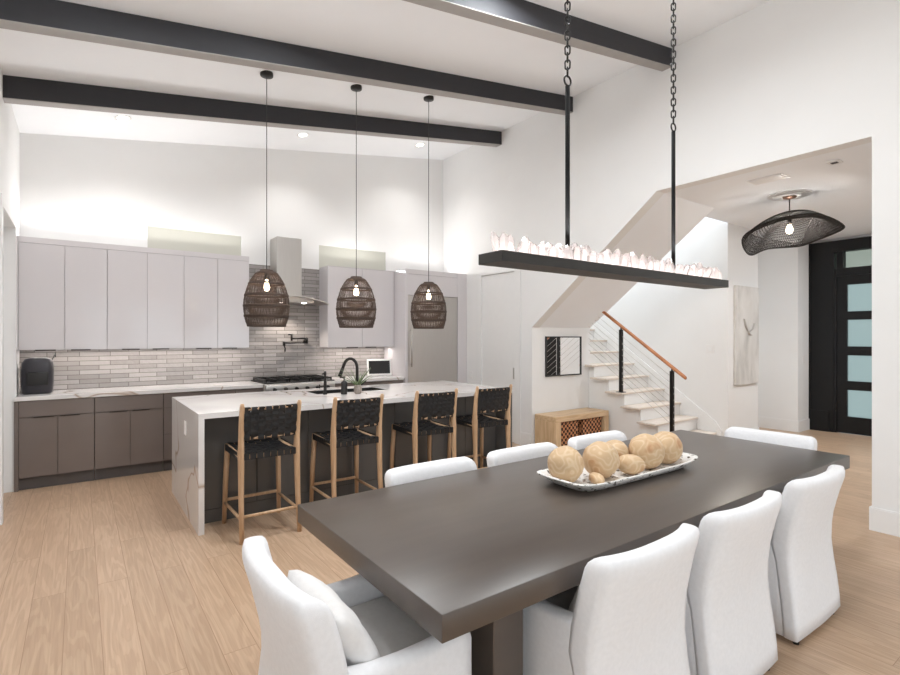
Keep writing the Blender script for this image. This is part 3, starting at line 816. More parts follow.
# small tap
tx, ty = 2.045, 5.0
t = thing('water_tap', 'small black filtered water tap beside the soap dispenser', 'faucet', (tx, ty, IZ))
mb = MB(); mb.lathe([(0.022, 0), (0.022, 0.01), (0.016, 0.02), (0.016, 0.13), (0.010, 0.15), (0.010, 0.20), (0.014, 0.205), (0.014, 0.235), (0.001, 0.24)], 14, (tx, ty, IZ)); mb.build('column', M['blackmetal'], t)
mb = MB(); mb.tube([(tx, ty, IZ + 0.19), (tx + 0.005, ty + 0.06, IZ + 0.215), (tx + 0.01, ty + 0.10, IZ + 0.20)], 0.008, 8); mb.build('spout', M['blackmetal'], t)
mb = MB(); mb.tube([(tx - 0.014, ty, IZ + 0.085), (tx - 0.06, ty, IZ + 0.085)], 0.009, 8); mb.tube([(tx - 0.06, ty - 0.0, IZ + 0.065), (tx - 0.06, ty, IZ + 0.105)], 0.008, 8); mb.build('handle', M['blackmetal'], t)
# soap
sx, sy = 2.21, 4.90
t = thing('soap_dispenser', 'matte black pump soap bottle on the island worktop', 'bottle', (sx, sy, IZ))
mb = MB(); mb.lathe([(0.030, 0.0), (0.033, 0.004), (0.033, 0.115), (0.028, 0.128), (0.014, 0.134), (0.014, 0.142), (0.001, 0.142)], 18, (sx, sy, IZ + 0.001)); mb.build('bottle', M['black'], t)
mb = MB(); mb.tube([(sx, sy, IZ + 0.14), (sx, sy, IZ + 0.175)], 0.006, 8); mb.tube([(sx + 0.012, sy, IZ + 0.178), (sx - 0.045, sy + 0.01, IZ + 0.172)], 0.007, 8); mb.build('pump', M['blackmetal'], t)
# air plant
px_, py_ = 2.345, 4.86
t = thing('potted_plant', 'spiky air plant in a small grey stone pot beside the faucet', 'plant', (px_, py_, IZ))
mb = MB(); mb.lathe([(0.030, 0.001), (0.038, 0.01), (0.042, 0.05), (0.036, 0.085), (0.030, 0.095), (0.026, 0.085), (0.001, 0.08)], 18, (px_, py_, IZ)); mb.build('pot', M['soil'], t)
rnd = random.Random(3)
leaves = []
for k in range(17):
    a = k * 2.399 + 0.3
    el = rnd.uniform(0.38, 1.1)
    L = rnd.uniform(0.19, 0.30)
    mb = MB()
    pts, rs = [], []
    for i in range(6):
        s_ = i / 5
        rr = 0.008 + L * cos(el) * s_ * (1 + 0.15 * s_)
        pts.append((px_ + cos(a) * rr, py_ + sin(a) * rr, IZ + 0.08 + L * sin(el) * s_ - 0.05 * s_ * s_ * cos(el)))
        rs.append(0.0088 * (1 - s_ * 0.75))
    mb.tube(pts, rs, 5, flat=0.5); mb.build('leaf', M['leaf'], t)

# ------------------------------------------------------------------ bar stools
def make_stool(lab):
    t = thing('bar_stool', lab, 'bar stool', (0, 0, 0), group='woven black leather bar stools along the island')
    W = M['stoolwood']
    for sgn in (-1, 1):
        # rear leg runs on up as the back post
        mb = MB()
        rings = []
        for z, y, hx, hy, x in [(0.0, -0.045, 0.018, 0.018, 0.215), (0.3, -0.012, 0.020, 0.023, 0.212), (0.55, 0.0, 0.022, 0.034, 0.210), (0.66, 0.004, 0.022, 0.044, 0.210), (0.74, 0.0, 0.021, 0.030, 0.210), (0.90, -0.02, 0.020, 0.020, 0.211), (1.005, -0.045, 0.018, 0.017, 0.213), (1.028, -0.05, 0.012, 0.012, 0.213)]:
            ring = []
            for j in range(12):
                a = 2 * pi * j / 12
                ring.append((sgn * x + hx * cos(a), y + hy * sin(a), z))
            rings.append(ring)
        mb.loft(rings); mb.build('leg', W, t)
        mb = MB()
        mb.tube([(sgn * 0.222, 0.49, 0.0), (sgn * 0.214, 0.475, 0.35), (sgn * 0.203, 0.455, 0.650)], [0.017, 0.021, 0.022], 12); mb.build('leg', W, t)
        mb = MB()  # side stretcher
        mb.tube([(sgn * 0.214, -0.03, 0.17), (sgn * 0.218, 0.483, 0.17)], 0.012, 8); mb.build('stretcher', W, t)
        mb = MB()  # side seat rail
        mb.tube([(sgn * 0.212, 0.0, 0.625), (sgn * 0.203, 0.45, 0.635)], 0.017, 8); mb.build('seat_rail', W, t)
    mb = MB(); mb.tube([(-0.212, -0.025, 0.19), (0.212, -0.025, 0.19)], 0.012, 8); mb.build('stretcher', W, t)
    mb = MB(); mb.tube([(-0.218, 0.482, 0.19), (0.218, 0.482, 0.19)], 0.013, 8); mb.build('stretcher', W, t)
    mb = MB(); mb.tube([(-0.203, 0.452, 0.632), (0.203, 0.452, 0.632)], 0.017, 8); mb.build('seat_rail', W, t)
    mb = MB(); mb.tube([(-0.21, 0.0, 0.625), (0.21, 0.0, 0.625)], 0.016, 8); mb.build('seat_rail', W, t)
    for z, y in ((0.985, -0.030), (0.765, 0.0)):
        mb = MB(); mb.tube([(-0.205, y, z), (-0.1, y - 0.022, z), (0, y - 0.028, z), (0.1, y - 0.022, z), (0.205, y, z)], 0.011, 8); mb.build('back_rail', W, t)
    # woven seat: straps both ways
    def strap(mb, f, u0, u1, n, w, th=0.0035):
        pass
    mb = MB()
    nx, ny = 8, 9
    for i in range(nx):
        xc = -0.205 + (i + 0.5) * 0.41 / nx
        rings = []
        for k in range(0, 25):
            s_ = k / 24
            y = -0.018 + s_ * 0.488
            sag = -0.022 * (1 - (2 * s_ - 1) ** 2)
            wv = 0.0028 * (1 if (int(s_ * ny) + i) % 2 else -1)
            wd = 0.0225
            z = 0.652 + sag + wv
            rings.append([(xc - wd, y, z), (xc + wd, y, z), (xc + wd, y, z + 0.004), (xc - wd, y, z + 0.004)])
        mb.loft(rings, True, True, False)
        for yy in (-0.02, 0.472):
            mb.box(xc - 0.0225, xc + 0.0225, yy - 0.003, yy + 0.003, 0.605, 0.654)
    for i in range(ny):
        yc = 0.012 + (i + 0.5) * 0.43 / ny
        s_ = (yc + 0.018) / 0.5
        rings = []
        for k in range(0, 25):
            q = k / 24
            x = -0.222 + q * 0.444
            sag = -0.022 * (1 - (2 * s_ - 1) ** 2)
            wv = -0.0028 * (1 if (int(q * nx) + i) % 2 else -1)
            z = 0.652 + sag + wv
            rings.append([(x, yc - 0.022, z), (x, yc + 0.022, z), (x, yc + 0.022, z + 0.004), (x, yc - 0.022, z + 0.004)])
        mb.loft(rings, True, True, False)
        for xx in (-0.223, 0.223):
            mb.box(xx - 0.003, xx + 0.003, yc - 0.022, yc + 0.022, 0.605, 0.654)
    mb.build('seat', M['leather'], t)
    mb = MB()
    n = 8
    def yb(x, z):
        q = (z - 0.765) / 0.22
        return -0.030 * q - 0.028 * (1 - (x / 0.205) ** 2)
    for i in range(n):
        xc = -0.20 + (i + 0.5) * 0.40 / n
        rings = []
        for k in range(13):
            z = 0.752 + k * (0.998 - 0.752) / 12
            wv = 0.003 * (1 if (k // 2 + i) % 2 else -1)
            y = yb(xc, z) - 0.012 + wv
            rings.append([(xc - 0.0222, y, z), (xc + 0.0222, y, z), (xc + 0.0222, y + 0.004, z), (xc - 0.0222, y + 0.004, z)])
        mb.loft(rings, True, True, False)
        rings = []
        for k in range(3):
            z = 0.752 + k * (0.998 - 0.752) / 2
            y = yb(xc, z) + 0.012
            rings.append([(xc - 0.0222, y, z), (xc + 0.0222, y, z), (xc + 0.0222, y + 0.003, z), (xc - 0.0222, y + 0.003, z)])
        mb.loft(rings, True, True, False)
    for i in range(5):
        zc = 0.7915 + (i + 0.5) * 0.172 / 5
        rings = []
        for k in range(17):
            x = -0.206 + k * 0.412 / 16
            wv = -0.003 * (1 if (k // 2 + i) % 2 else -1)
            y = yb(x, zc) - 0.011 + wv
            rings.append([(x, y, zc - 0.0172), (x, y + 0.004, zc - 0.0172), (x, y + 0.004, zc + 0.0172), (x, y, zc + 0.0172)])
        mb.loft(rings, True, True, False)
    mb.build('backrest', M['leather'], t)
    return t
SL = ['woven black leather bar stool at the waterfall end of the island', 'woven black leather bar stool in front of the soap bottle', 'woven black leather bar stool below the pendant that hangs before the refrigerator', 'woven black leather bar stool closest to the pantry door']
st = make_stool(SL[0])
SP = [(1.178, 3.965, 0.0), (1.905, 3.965, radians(-1)), (2.71, 3.975, radians(-4)), (3.425, 3.985, radians(-4))]
for i, (x, y, a) in enumerate(SP):
    if i == 0:
        st.location = (x, y, 0); st.rotation_euler = (0, 0, a)
    else:
        dup(st, (x, y, 0), a, SL[i])

# ------------------------------------------------------------------ pendants over the island
def make_pendant(lab):
    t = thing('pendant_lamp', lab, 'pendant lamp', (0, 0, 0), group='woven pendants over the island')
    # local z = 0 at the lower rim of the shade
    prof = [(0.170, 0.0), (0.183, 0.03), (0.197, 0.085), (0.205, 0.15), (0.206, 0.20), (0.202, 0.25), (0.190, 0.31), (0.172, 0.37), (0.146, 0.43), (0.112, 0.485), (0.090, 0.502), (0.058, 0.522), (0.055, 0.525)]
    def rad(z):
        for (r0, z0), (r1, z1) in zip(prof, prof[1:]):
            if z0 <= z <= z1:
                return r0 + (r1 - r0) * (z - z0) / (z1 - z0)
        return prof[-1][0]
    mb = MB()
    n = 36
    def ring(z, r, tr, m=4):
        rings = []
        for j in range(n):
            a = 2 * pi * j / n
            rings.append([((r + tr * cos(2 * pi * q / m)) * cos(a), (r + tr * cos(2 * pi * q / m)) * sin(a), z + tr * 1.1 * sin(2 * pi * q / m)) for q in range(m)])
        rings.append(rings[0])
        mb.loft(rings, True, False, True)
    z = 0.004
    k = 0
    bands = (0.0, 0.095, 0.19, 0.29, 0.40, 0.50)
    while z < 0.525:
        ring(z, rad(z) + 0.0015 * sin(k * 2.1), 0.0026 if z < 0.26 else 0.0021); z += 0.0098 if z < 0.26 else 0.0125; k += 1
    for b in bands:
        for dz in (-0.006, 0.0, 0.006):
            if 0 <= b + dz <= 0.525:
                ring(b + dz, rad(max(0, b + dz)) + 0.002, 0.0042)
    for j in range(44):
        a = 2 * pi * j / 44
        pts = [((rad(q) - 0.002) * cos(a + 0.05 * sin(q * 30 + j)), (rad(q) - 0.002) * sin(a + 0.05 * sin(q * 30 + j)), q) for q in [0.525 * i / 14 for i in range(15)]]
        mb.tube(pts, 0.0024, 4)
    mb.build('shade', M['rattan'], t, world=False)
    mb = MB(); mb.lathe([(0.057, 0.525), (0.057, 0.531), (0.001, 0.533)], 24, cap=False); mb.build('shade_cap', M['rattan'], t, world=False)
    mb = MB(); mb.tube([(0, 0, 0.44), (0, 0, 0.535)], [0.022, 0.02], 12); mb.build('socket', M['black'], t, world=False)
    mb = MB(); mb.lathe([(0.010, 0.44), (0.012, 0.42), (0.022, 0.39), (0.027, 0.365), (0.022, 0.342), (0.010, 0.332), (0.001, 0.330)], 16); mb.build('bulb', M['bulb'], t, world=False)
    return t
PX = [(1.43, 4.912, 4.008), (2.352, 4.912, 4.149), (3.264, 4.912, 4.288)]
PLb = ['black woven pendant lamp nearest the range hood', 'black woven pendant lamp above the soap bottle, before the pale wall cabinet', 'black woven pendant lamp hanging in front of the refrigerator']
p0 = make_pendant(PLb[0])
pend = []
for i, (x, y, zc) in enumerate(PX):
    zb = 1.622
    if i == 0:
        p = p0; p.location = (x, y, zb)
    else:
        p = dup(p0, (x, y, zb), 0.4 * i, PLb[i])
    pend.append(p)
for p, (x, y, zc) in zip(pend, PX):
    h = cz(x) - 1.622
    mb = MB(); mb.tube([(0, 0, 0.53), (0, 0, h - 0.02)], 0.0035, 6); mb.build('cord', M['black'], p, world=False)
    mb = MB(); mb.lathe([(0.012, h - 0.035), (0.058, h - 0.028), (0.060, h - 0.004), (0.055, h + 0.012), (0.001, h + 0.012)], 24); mb.build('canopy', M['blackmetal'], p, world=False)
    light('pendant_bulb_light', 'POINT', (x, y, 1.622 + 0.37), 12, (1, 0.70, 0.45), 0.03)

# recessed downlights
CL = ['round recessed ceiling light above the long row of wall cabinets', 'round recessed ceiling light above the range hood, between the pendant cords', 'round recessed ceiling light near the corner over the refrigerator']
for (x, y), lab in zip(((0.375, 6.434), (2.354, 6.495), (4.167, 6.507)), CL):
    z = cz(x)
    t = thing('recessed_light', lab, 'ceiling light', (x, y, z), group='recessed lights in the kitchen ceiling')
    Rm = Matrix.Translation((x, y, z)) @ Matrix.Rotation(-math.atan(0.152), 4, 'Y')
    mb = MB(); mb.lathe([(0.052, -0.001), (0.080, -0.004), (0.082, 0.004), (0.05, 0.006)], 24, cap=False)
    for v in mb.bm.verts: v.co = Rm @ v.co
    mb.build('trim_ring', M['white_pl'], t)
    mb = MB(); mb.lathe([(0.054, -0.0015), (0.054, 0.002)], 24)
    for v in mb.bm.verts: v.co = Rm @ v.co
    mb.build('lens', M['can'], t)
    light('downlight', 'SPOT', (x, y, z - 0.03), 14, (1, 0.97, 0.95), 0.06, spot=radians(125), blend=0.9)

# ------------------------------------------------------------------ dining table
TX0, TX1, TY0, TY1, TZ = 0.798, 3.985, 1.135, 2.272, 0.76
t = thing('dining_table', 'long dark brown dining table with thick top', 'table', ((TX0 + TX1) / 2, (TY0 + TY1) / 2, 0))
mb = MB(); mb.box(TX0, TX1, TY0, TY1, TZ - 0.08, TZ, 0.003, 2); mb.build('tabletop', M['table'], t)
for a, b in ((1.10, 1.235), (3.43, 3.565)):
    mb = MB(); mb.box(a, b, 1.27, 2.14, 0, TZ - 0.08, 0.003, 1); mb.build('pedestal', M['table'], t)

# slipcovered chairs. origin: floor under the outer face of the back, +y is the way it faces
def make_chair(lab, w=0.285, depth=0.56, hgt=0.82):
    t = thing('dining_chair', lab, 'chair', (0, 0, 0), group='white slipcovered dining chairs')
    def yo(z):
        pts = [(0.0, 0.024), (0.1, 0.03), (0.25, 0.046), (0.40, 0.052), (0.52, 0.040), (0.66, 0.004), (0.76, -0.024), (0.83, -0.04)]
        for (a, p), (b, q) in zip(pts, pts[1:]):
            if a <= z <= b:
                s_ = (z - a) / (b - a)
                return p + (q - p) * s_
        return pts[-1][1]
    def hw(z):
        return w * (1.0 + 0.02 * max(0, 0.3 - z) / 0.3 - 0.03 * max(0, z - 0.6) / 0.22)
    # back: lofted, bowed, rounded
    mb = MB()
    rings = []
    n = 14
    zs = [0.035, 0.1, 0.2, 0.3, 0.4, 0.48, 0.56, 0.64, 0.70, 0.75, hgt - 0.045, hgt - 0.025, hgt - 0.010, hgt - 0.002, hgt]
    for z in zs:
        th = 0.085 if z > 0.42 else 0.06
        ins = 0.0
        if z > hgt - 0.046:
            q = (z - (hgt - 0.046)) / 0.046
            ins = 0.034 * (1 - sqrt(max(0, 1 - q * q)))
        
        W_ = hw(z) - ins * 1.1
        ring = []
        def bow(x):
            return (0.008 + 0.036 * min(1.0, max(0.0, (z - 0.2) / 0.5))) * abs(x / w) ** 3.0
        out = []
        for i in range(n + 1):
            x = -W_ + 2 * W_ * i / n
            out.append((x, yo(z) + bow(x) + ins * 0.85))
        inn = []
        for i in range(n, -1, -1):
            x = -W_ + 2 * W_ * i / n
            inn.append((x, yo(z) + bow(x) * 0.9 + th - ins * 0.85))
        # round the two side edges
        def mid(a, b, s_, e):
            return (a[0] + (b[0] - a[0]) * s_ + e, a[1] + (b[1] - a[1]) * s_)
        side_r = [mid(out[-1], inn[0], s_, 0.004 * sin(pi * s_)) for s_ in (0.2, 0.5, 0.8)]
        side_l = [mid(inn[-1], out[0], s_, -0.004 * sin(pi * s_)) for s_ in (0.2, 0.5, 0.8)]
        # the top line dips towards the middle
        def dip(x):
            k = max(0.0, (z - 0.55) / (hgt - 0.55))
            return -0.004 * k * (1 - min(1, abs(x / w)) ** 2)
        for x, y in out + side_r + inn + side_l:
            wr = 0.0025 * mnoise.noise(Vector((x * 9, z * 6, y * 9 + w * 50)))
            ring.append((x, y + wr, z + dip(x)))
        rings.append(ring)
    mb.loft(rings)
    mb.build('backrest', M['fabric'], t, world=False)
    # arms run down to the floor as the side skirt
    for sgn in (-1, 1):
        mb = MB()
        rings = []
        for i in range(11):
            s_ = i / 10
            y = 0.085 + s_ * (depth - 0.085)
            zt = 0.600 - 0.028 * sin(pi * s_) ** 0.8 - 0.012 * s_
            if i == 0:
                zt = 0.600
            fr = 0.0
            if i == 10: zt -= 0.02; fr = 0.012
            xo = w - 0.001 - fr * 0.6
            xi = w - 0.075 + fr * 0.6
            r = 0.022
            fl = 0.010 * s_
            ring = [(xo + fl, 0.035), (xo + fl * 0.5, 0.2), (xo, 0.4), (xo, zt - r), (xo - r * 0.35, zt - r * 0.35), (xo - r, zt), ((xo + xi) / 2, zt + 0.004), (xi + r, zt), (xi + r * 0.35, zt - r * 0.35), (xi, zt - r), (xi, 0.4), (xi, 0.2), (xi, 0.035)]
            rings.append([(sgn * a, y + 0.002 * mnoise.noise(Vector((a * 20, y * 5, b * 8))), b) for a, b in ring])
        mb.loft(rings)
        mb.build('arm', M['fabric'], t, world=False)
    xi = w - 0.075
    mb = MB(); mb.box(-xi + 0.002, xi - 0.002, 0.09, depth - 0.01, 0.035, 0.37, 0.012, 2); mb.build('seat_base', M['fabric'], t, world=False)
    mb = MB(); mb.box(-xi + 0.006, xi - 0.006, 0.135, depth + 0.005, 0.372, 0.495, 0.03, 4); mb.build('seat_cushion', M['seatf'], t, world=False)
    for sx in (-1, 1):
        for yy in (0.06, depth - 0.06):
            mb = MB(); mb.tube([(sx * (w - 0.05), yy, 0.0), (sx * (w - 0.05), yy, 0.06)], [0.014, 0.018], 10); mb.build('leg', M['black'], t, world=False)
    return t
CLb = {'n1': 'white slipcovered armchair tucked under the near table edge beside the dark pedestal', 'n2': 'white slipcovered chair in the middle of the near long side of the table',
       'n3': 'white slipcovered chair at the near side of the table, by the entry hall end',
       'f1': 'white chair across the table, its back just in front of the bar stools', 'f2': 'white chair across the table, its back between the bar stools and the console', 'f3': 'white chair across the table, its back in front of the baskets',
       'e1': 'white slipcovered armchair at the table head closest to the kitchen cabinets', 'e2': 'white chair at the table head towards the black entry door'}
ch = make_chair(CLb['n1'])
ch.location = (1.592, 0.978, 0)
dup(ch, (2.305, 0.976, 0), 0.0, CLb['n2'])
dup(ch, (3.105, 0.976, 0), 0.0, CLb['n3'])
dup(ch, (1.575, 2.385, 0), pi, CLb['f1'])
dup(ch, (2.275, 2.385, 0), pi, CLb['f2'])
dup(ch, (3.005, 2.385, 0), pi, CLb['f3'])
ce = make_chair(CLb['e1'], w=0.30, depth=0.57)
ce.location = (0.455, 1.585, 0); ce.rotation_euler = (0, 0, -pi / 2)
dup(ce, (4.17, 1.665, 0), pi / 2 + radians(2), CLb['e2'])

# throw pillows
def pillow(lab, M4, L=0.46, H=0.30, TH=0.075):
    mb = MB()
    nu, nv = 20, 14
    front, back = [], []
    for s_ in (1, -1):
        g = []
        for i in range(nu + 1):
            row = []
            for j in range(nv + 1):
                u, v = 2 * i / nu - 1, 2 * j / nv - 1
                e = (max(0, 1 - abs(u) ** 2.6) * max(0, 1 - abs(v) ** 2.6)) ** 0.42
                pinch = 1 - 0.05 * (1 - abs(u) ** 2) * 0 
                x = u * L / 2 * (1 - 0.06 * (1 - abs(v)) * abs(u))
                z = v * H / 2 * (1 - 0.05 * (1 - abs(u)) * abs(v))
                y = s_ * TH * e + 0.006 * mnoise.noise(Vector((u * 3, v * 3, s_ * 2))) * e
                row.append(M4 @ Vector((x, y, z)))
            g.append(row)
        vs = [p for r in g for p in r]
        fs = [(i * (nv + 1) + j, (i + 1) * (nv + 1) + j, (i + 1) * (nv + 1) + j + 1, i * (nv + 1) + j + 1) for i in range(nu) for j in range(nv)]
        mb.add(vs, fs, 0, True)
    bmesh.ops.remove_doubles(mb.bm, verts=mb.bm.verts[:], dist=0.0008)
    return tag(mb.build('throw_pillow', M['pillowf']), lab, 'pillow', 'white lumbar pillows on chairs')
pillow('white lumbar pillow leaning on the back of the table head armchair', Matrix.Translation((0.655, 1.54, 0.606)) @ Matrix.Rotation(-pi / 2, 4, 'Z') @ Matrix.Rotation(radians(34), 4, 'X'), 0.42, 0.28, 0.06)
pillow('white lumbar pillow seen over the arm of the chair beside the pedestal', Matrix.Translation((1.592, 1.18, 0.588)) @ Matrix.Rotation(radians(24), 4, 'X'), 0.40, 0.19, 0.05)

# dough bowl with wooden balls
t_c = (2.43, 1.725)
t = thing('dough_bowl', 'long white chipped wooden dough bowl on the dining table', 'tray', (t_c[0], t_c[1], TZ))
mb = MB()
def oval(L, W_, z, p=0.42, n=48):
    r = []
    for j in range(n):
        a = 2 * pi * j / n
        c_, s_ = cos(a), sin(a)
        x = L * abs(c_) ** p * (1 if c_ >= 0 else -1)
        y = W_ * abs(s_) ** p * (1 if s_ >= 0 else -1)
        endlift = 0.012 * (abs(x) / L) ** 4 * (1 if z > 0.78 else 0)
        r.append((x, y, z + endlift))
    return r
RT = Matrix.Translation((t_c[0], t_c[1], 0)) @ Matrix.Rotation(radians(-1.0), 4, 'Z')
rings = [oval(0.43, 0.12, 0.7605, 0.34), oval(0.45, 0.135, 0.763, 0.34), oval(0.50, 0.165, 0.785, 0.34), oval(0.535, 0.180, 0.803, 0.3), oval(0.535, 0.180, 0.807, 0.3), oval(0.512, 0.165, 0.805, 0.3), oval(0.475, 0.145, 0.782, 0.34), oval(0.43, 0.12, 0.772, 0.34), oval(0.01, 0.01, 0.771, 0.5)]
mb.loft([[RT @ Vector(p) for p in r] for r in rings]); mb.build('bowl', M['tray'], t)
def ball(x, y, z, r, sc, lab, seed, rot=0):
    mb = MB()
    nu, nv = 36, 22
    rings = []
    for i in range(nv + 1):
        th = pi * i / nv
        ring = []
        for j in range(nu):
            ph = 2 * pi * j / nu
            d_ = Vector((sin(th) * cos(ph), sin(th) * sin(ph), -cos(th)))
            k = 1 + 0.035 * mnoise.noise(d_ * 2.0 + Vector((seed, 0, 0)))
            # a swirled knot like a bun's fold on one side
            ax = Vector((cos(seed) * 0.6, -0.75, 0.35 * sin(seed * 2))).normalized()
            q = d_.dot(ax)
            if q > 0.55:
                k -= 0.035 * abs(sin((q - 0.55) * 16 + ph * 0.5))
            v = d_ * r * k
            ring.append((v.x * sc[0], v.y * sc[1], v.z * sc[2]))
        rings.append(ring)
    mb.loft(rings)
    o = mb.build('wooden_ball', M['ball'])
    o.location = (x, y, z); o.rotation_euler = (0, 0, rot)
    return tag(o, lab, 'wooden ball', 'pale wooden balls in the dough bowl')
BL = [((2.015, 1.765, 0.866), 0.093, (1, 1, 1), 'round pale wooden ball at the end of the bowl closest to the island'),
      ((2.235, 1.715, 0.868), 0.096, (1, 1, 1.0), 'large pale wooden ball second from the island end of the bowl'),
      ((2.475, 1.80, 0.862), 0.075, (1, 1, 0.9), 'small wooden ball lying behind the others at mid bowl'),
      ((2.408, 1.655, 0.830), 0.060, (1.25, 0.9, 0.9), 'flattened brownish wooden piece lying low in front at mid bowl'),
      ((2.605, 1.690, 0.868), 0.099, (1, 1, 1), 'yellowish wooden ball with a knot, second from the hall end'),
      ((2.800, 1.690, 0.866), 0.095, (1, 1, 1), 'pale pinkish wooden ball at the hall end of the bowl'),
      ((2.120, 1.655, 0.800), 0.040, (1.5, 0.9, 0.7), 'small flat wooden piece under the first two balls')]
for k, (c_, r, sc, lab) in enumerate(BL):
    ball(*c_, r, sc, lab, 1.3 * k + 0.4, 0.7 * k)

# ------------------------------------------------------------------ chandelier
BX0, BX1, BY0, BY1, BZ0, BZ1 = 1.468, 3.462, 1.64, 1.80, 1.845, 1.892
t = thing('crystal_chandelier', 'long black bar chandelier topped with glowing crystals above the table', 'chandelier', (2.465, 1.72, BZ0))
mb = MB()
mb.box(BX0, BX1, BY0, BY1, BZ0, BZ0 + 0.012); mb.box(BX0, BX1, BY0, BY0 + 0.01, BZ0 + 0.012, BZ1); mb.box(BX0, BX1, BY1 - 0.01, BY1, BZ0 + 0.012, BZ1)
mb.box(BX0, BX0 + 0.01, BY0 + 0.01, BY1 - 0.01, BZ0 + 0.012, BZ1); mb.box(BX1 - 0.01, BX1, BY0 + 0.01, BY1 - 0.01, BZ0 + 0.012, BZ1)
mb.build('bar', simple('dark_bronze_bar', srgb(52, 50, 48), 0.5, 0.3, var=0.08, nscale=5), t)
mb = MB(); mb.box(BX0 + 0.012, BX1 - 0.012, BY0 + 0.012, BY1 - 0.012, BZ0 + 0.03, BZ0 + 0.036); mb.build('led_strip', emit('chandelier_led', (1, 0.95, 0.93), 1.5), t)
rnd = random.Random(11)
NCR = 96
for k in range(NCR):
    row = k % 3
    s_ = (k // 3 + 0.2 + row * 0.33 + rnd.uniform(-0.12, 0.12)) / (NCR / 3)
    x = BX0 + 0.022 + s_ * (BX1 - BX0 - 0.044)
    y = BY0 + 0.03 + row * 0.05 + rnd.uniform(-0.008, 0.008)
    h = rnd.uniform(0.06, 0.095) if row != 1 else rnd.uniform(0.085, 0.12)
    r = rnd.uniform(0.019, 0.028)
    tilt = Matrix.Translation((x, y, BZ0 + 0.037)) @ Matrix.Rotation(rnd.uniform(-0.3, 0.3), 4, 'X') @ Matrix.Rotation(rnd.uniform(-0.3, 0.3), 4, 'Y') @ Matrix.Rotation(rnd.uniform(0, 6), 4, 'Z')
    mb = MB()
    rings = [[tilt @ Vector((q * cos(pi * j / 3), q * sin(pi * j / 3), z)) for j in range(6)] for q, z in ((r * 0.9, 0.0), (r, h * 0.55), (r * 0.88, h * 0.78), (r * 0.5, h * 0.95), (r * 0.1, h))]
    mb.loft(rings, True, True, False); mb.build('crystal', M['crystal'], t)
for x in (1.977, 2.938):
    mb = MB(); mb.tube([(x, 1.72, BZ0 + 0.038), (x, 1.72, 2.775)], 0.0115, 10); mb.build('rod', M['rodblack'], t)
    mb = MB(); mb.tube([(x + 0.024 * cos(a), 1.72, 2.80 + 0.024 * sin(a)) for a in [2 * pi * i / 20 for i in range(20)]], 0.0048, 8, closed=True); mb.build('ring', M['blackmetal'], t)
    mb = MB()
    z = 2.844
    k = 0
    while z < cz(x) - 0.02:
        L, w_ = 0.023, 0.0125
        loop = []
        for i in range(14):
            a = 2 * pi * i / 14
            ux = w_ * cos(a); uz = w_ * sin(a) + (L - w_) * (1 if sin(a) >= 0 else -1) * 1.0
            if k % 2 == 0:
                loop.append((x + ux * 0.80, 1.72 + ux * 0.59, z + uz))
            else:
                loop.append((x - ux * 0.59, 1.72 + ux * 0.80, z + uz))
        mb.tube(loop, 0.0043, 6, closed=True)
        z += 0.0365; k += 1
    mb.build('chain', M['blackmetal'], t)
    mb = MB(); mb.lathe([(0.055, cz(x) - 0.03), (0.06, cz(x) - 0.012), (0.06, cz(x) + 0.012)], 20, (x, 1.72, 0)); mb.build('ceiling_plate', M['blackmetal'], t)

# ------------------------------------------------------------------ staircase
RZ, RUN = 0.1845, 0.2613
def ty0(k): return 3.848 + RUN * (k - 2)
XS0, XS1 = 6.25, XW
st_ = thing('staircase', 'white closed staircase rising beyond the under-stair niche', 'staircase', (6.75, 3.6, 0))
NT = 9
for k in range(1, NT + 1):
    y0 = ty0(k)
    xl = 6.155 if k < 6 else 6.292
    dep = RUN + 0.03 if k < NT else 1.5
    mb = MB()
    mb.box(xl, XS1 - 0.022, y0, y0 + dep, RZ * k - 0.028, RZ * k, 0.006, 2)
    if k == 6: mb.box(6.155, 6.30, y0, 5.028, RZ * k - 0.028, RZ * k, 0.006, 2)
    mb.build('tread', M['tread'], st_)
    mb = MB(); mb.box(XS0 if k < 7 else 6.292, XS1 - 0.022, y0 + 0.028, y0 + 0.045, RZ * (k - 1) + (0.0 if k == 1 else 0.0), RZ * k - 0.029); mb.build('riser', M['trim'], st_)
# side wall (below treads), stringer board along it
poly = [(ty0(1) + 0.046, 0)]
for k in range(1, 6):
    poly += [(ty0(k) + 0.046, RZ * k - 0.03), (ty0(k + 1) + 0.046, RZ * k - 0.03)]
poly += [(ty0(6) + 0.046, RZ * 6 - 0.03), (5.028, RZ * 6 - 0.03), (5.028, 0)]
yy = poly[-2][0]
poly = [p for p in poly if p[0] <= 5.03]
if poly[-2][1] < 0.5: pass
mb = MB(); mb.prism(poly, 'x', 6.262, 6.288); mb.build('side_wall', M['wall'], st_)
sl = RZ / RUN
mb = MB()
a0, a1 = ty0(1) + 0.05, 5.028
pl = [(a0, 0.0), (3.86, 0.0), (5.028, 0.775), (5.028, 0.89)]
for k in range(5, 0, -1):
    pl += [(ty0(k) + 0.046, RZ * k - 0.031)] if False else []
pl += [(ty0(5) + 0.05, RZ * 5 - 0.031), (ty0(5) + 0.05, RZ * 4 - 0.031), (ty0(4) + 0.05, RZ * 4 - 0.031), (ty0(4) + 0.05, RZ * 3 - 0.031), (ty0(3) + 0.05, RZ * 3 - 0.031), (ty0(3) + 0.05, RZ * 2 - 0.031), (ty0(2) + 0.05, RZ * 2 - 0.031), (ty0(2) + 0.05, RZ - 0.031), (a0, RZ - 0.031)]
mb.prism(pl, 'x', XS0, 6.262); mb.build('stringer', M['trim'], st_)
mb = MB(); off = 0.146
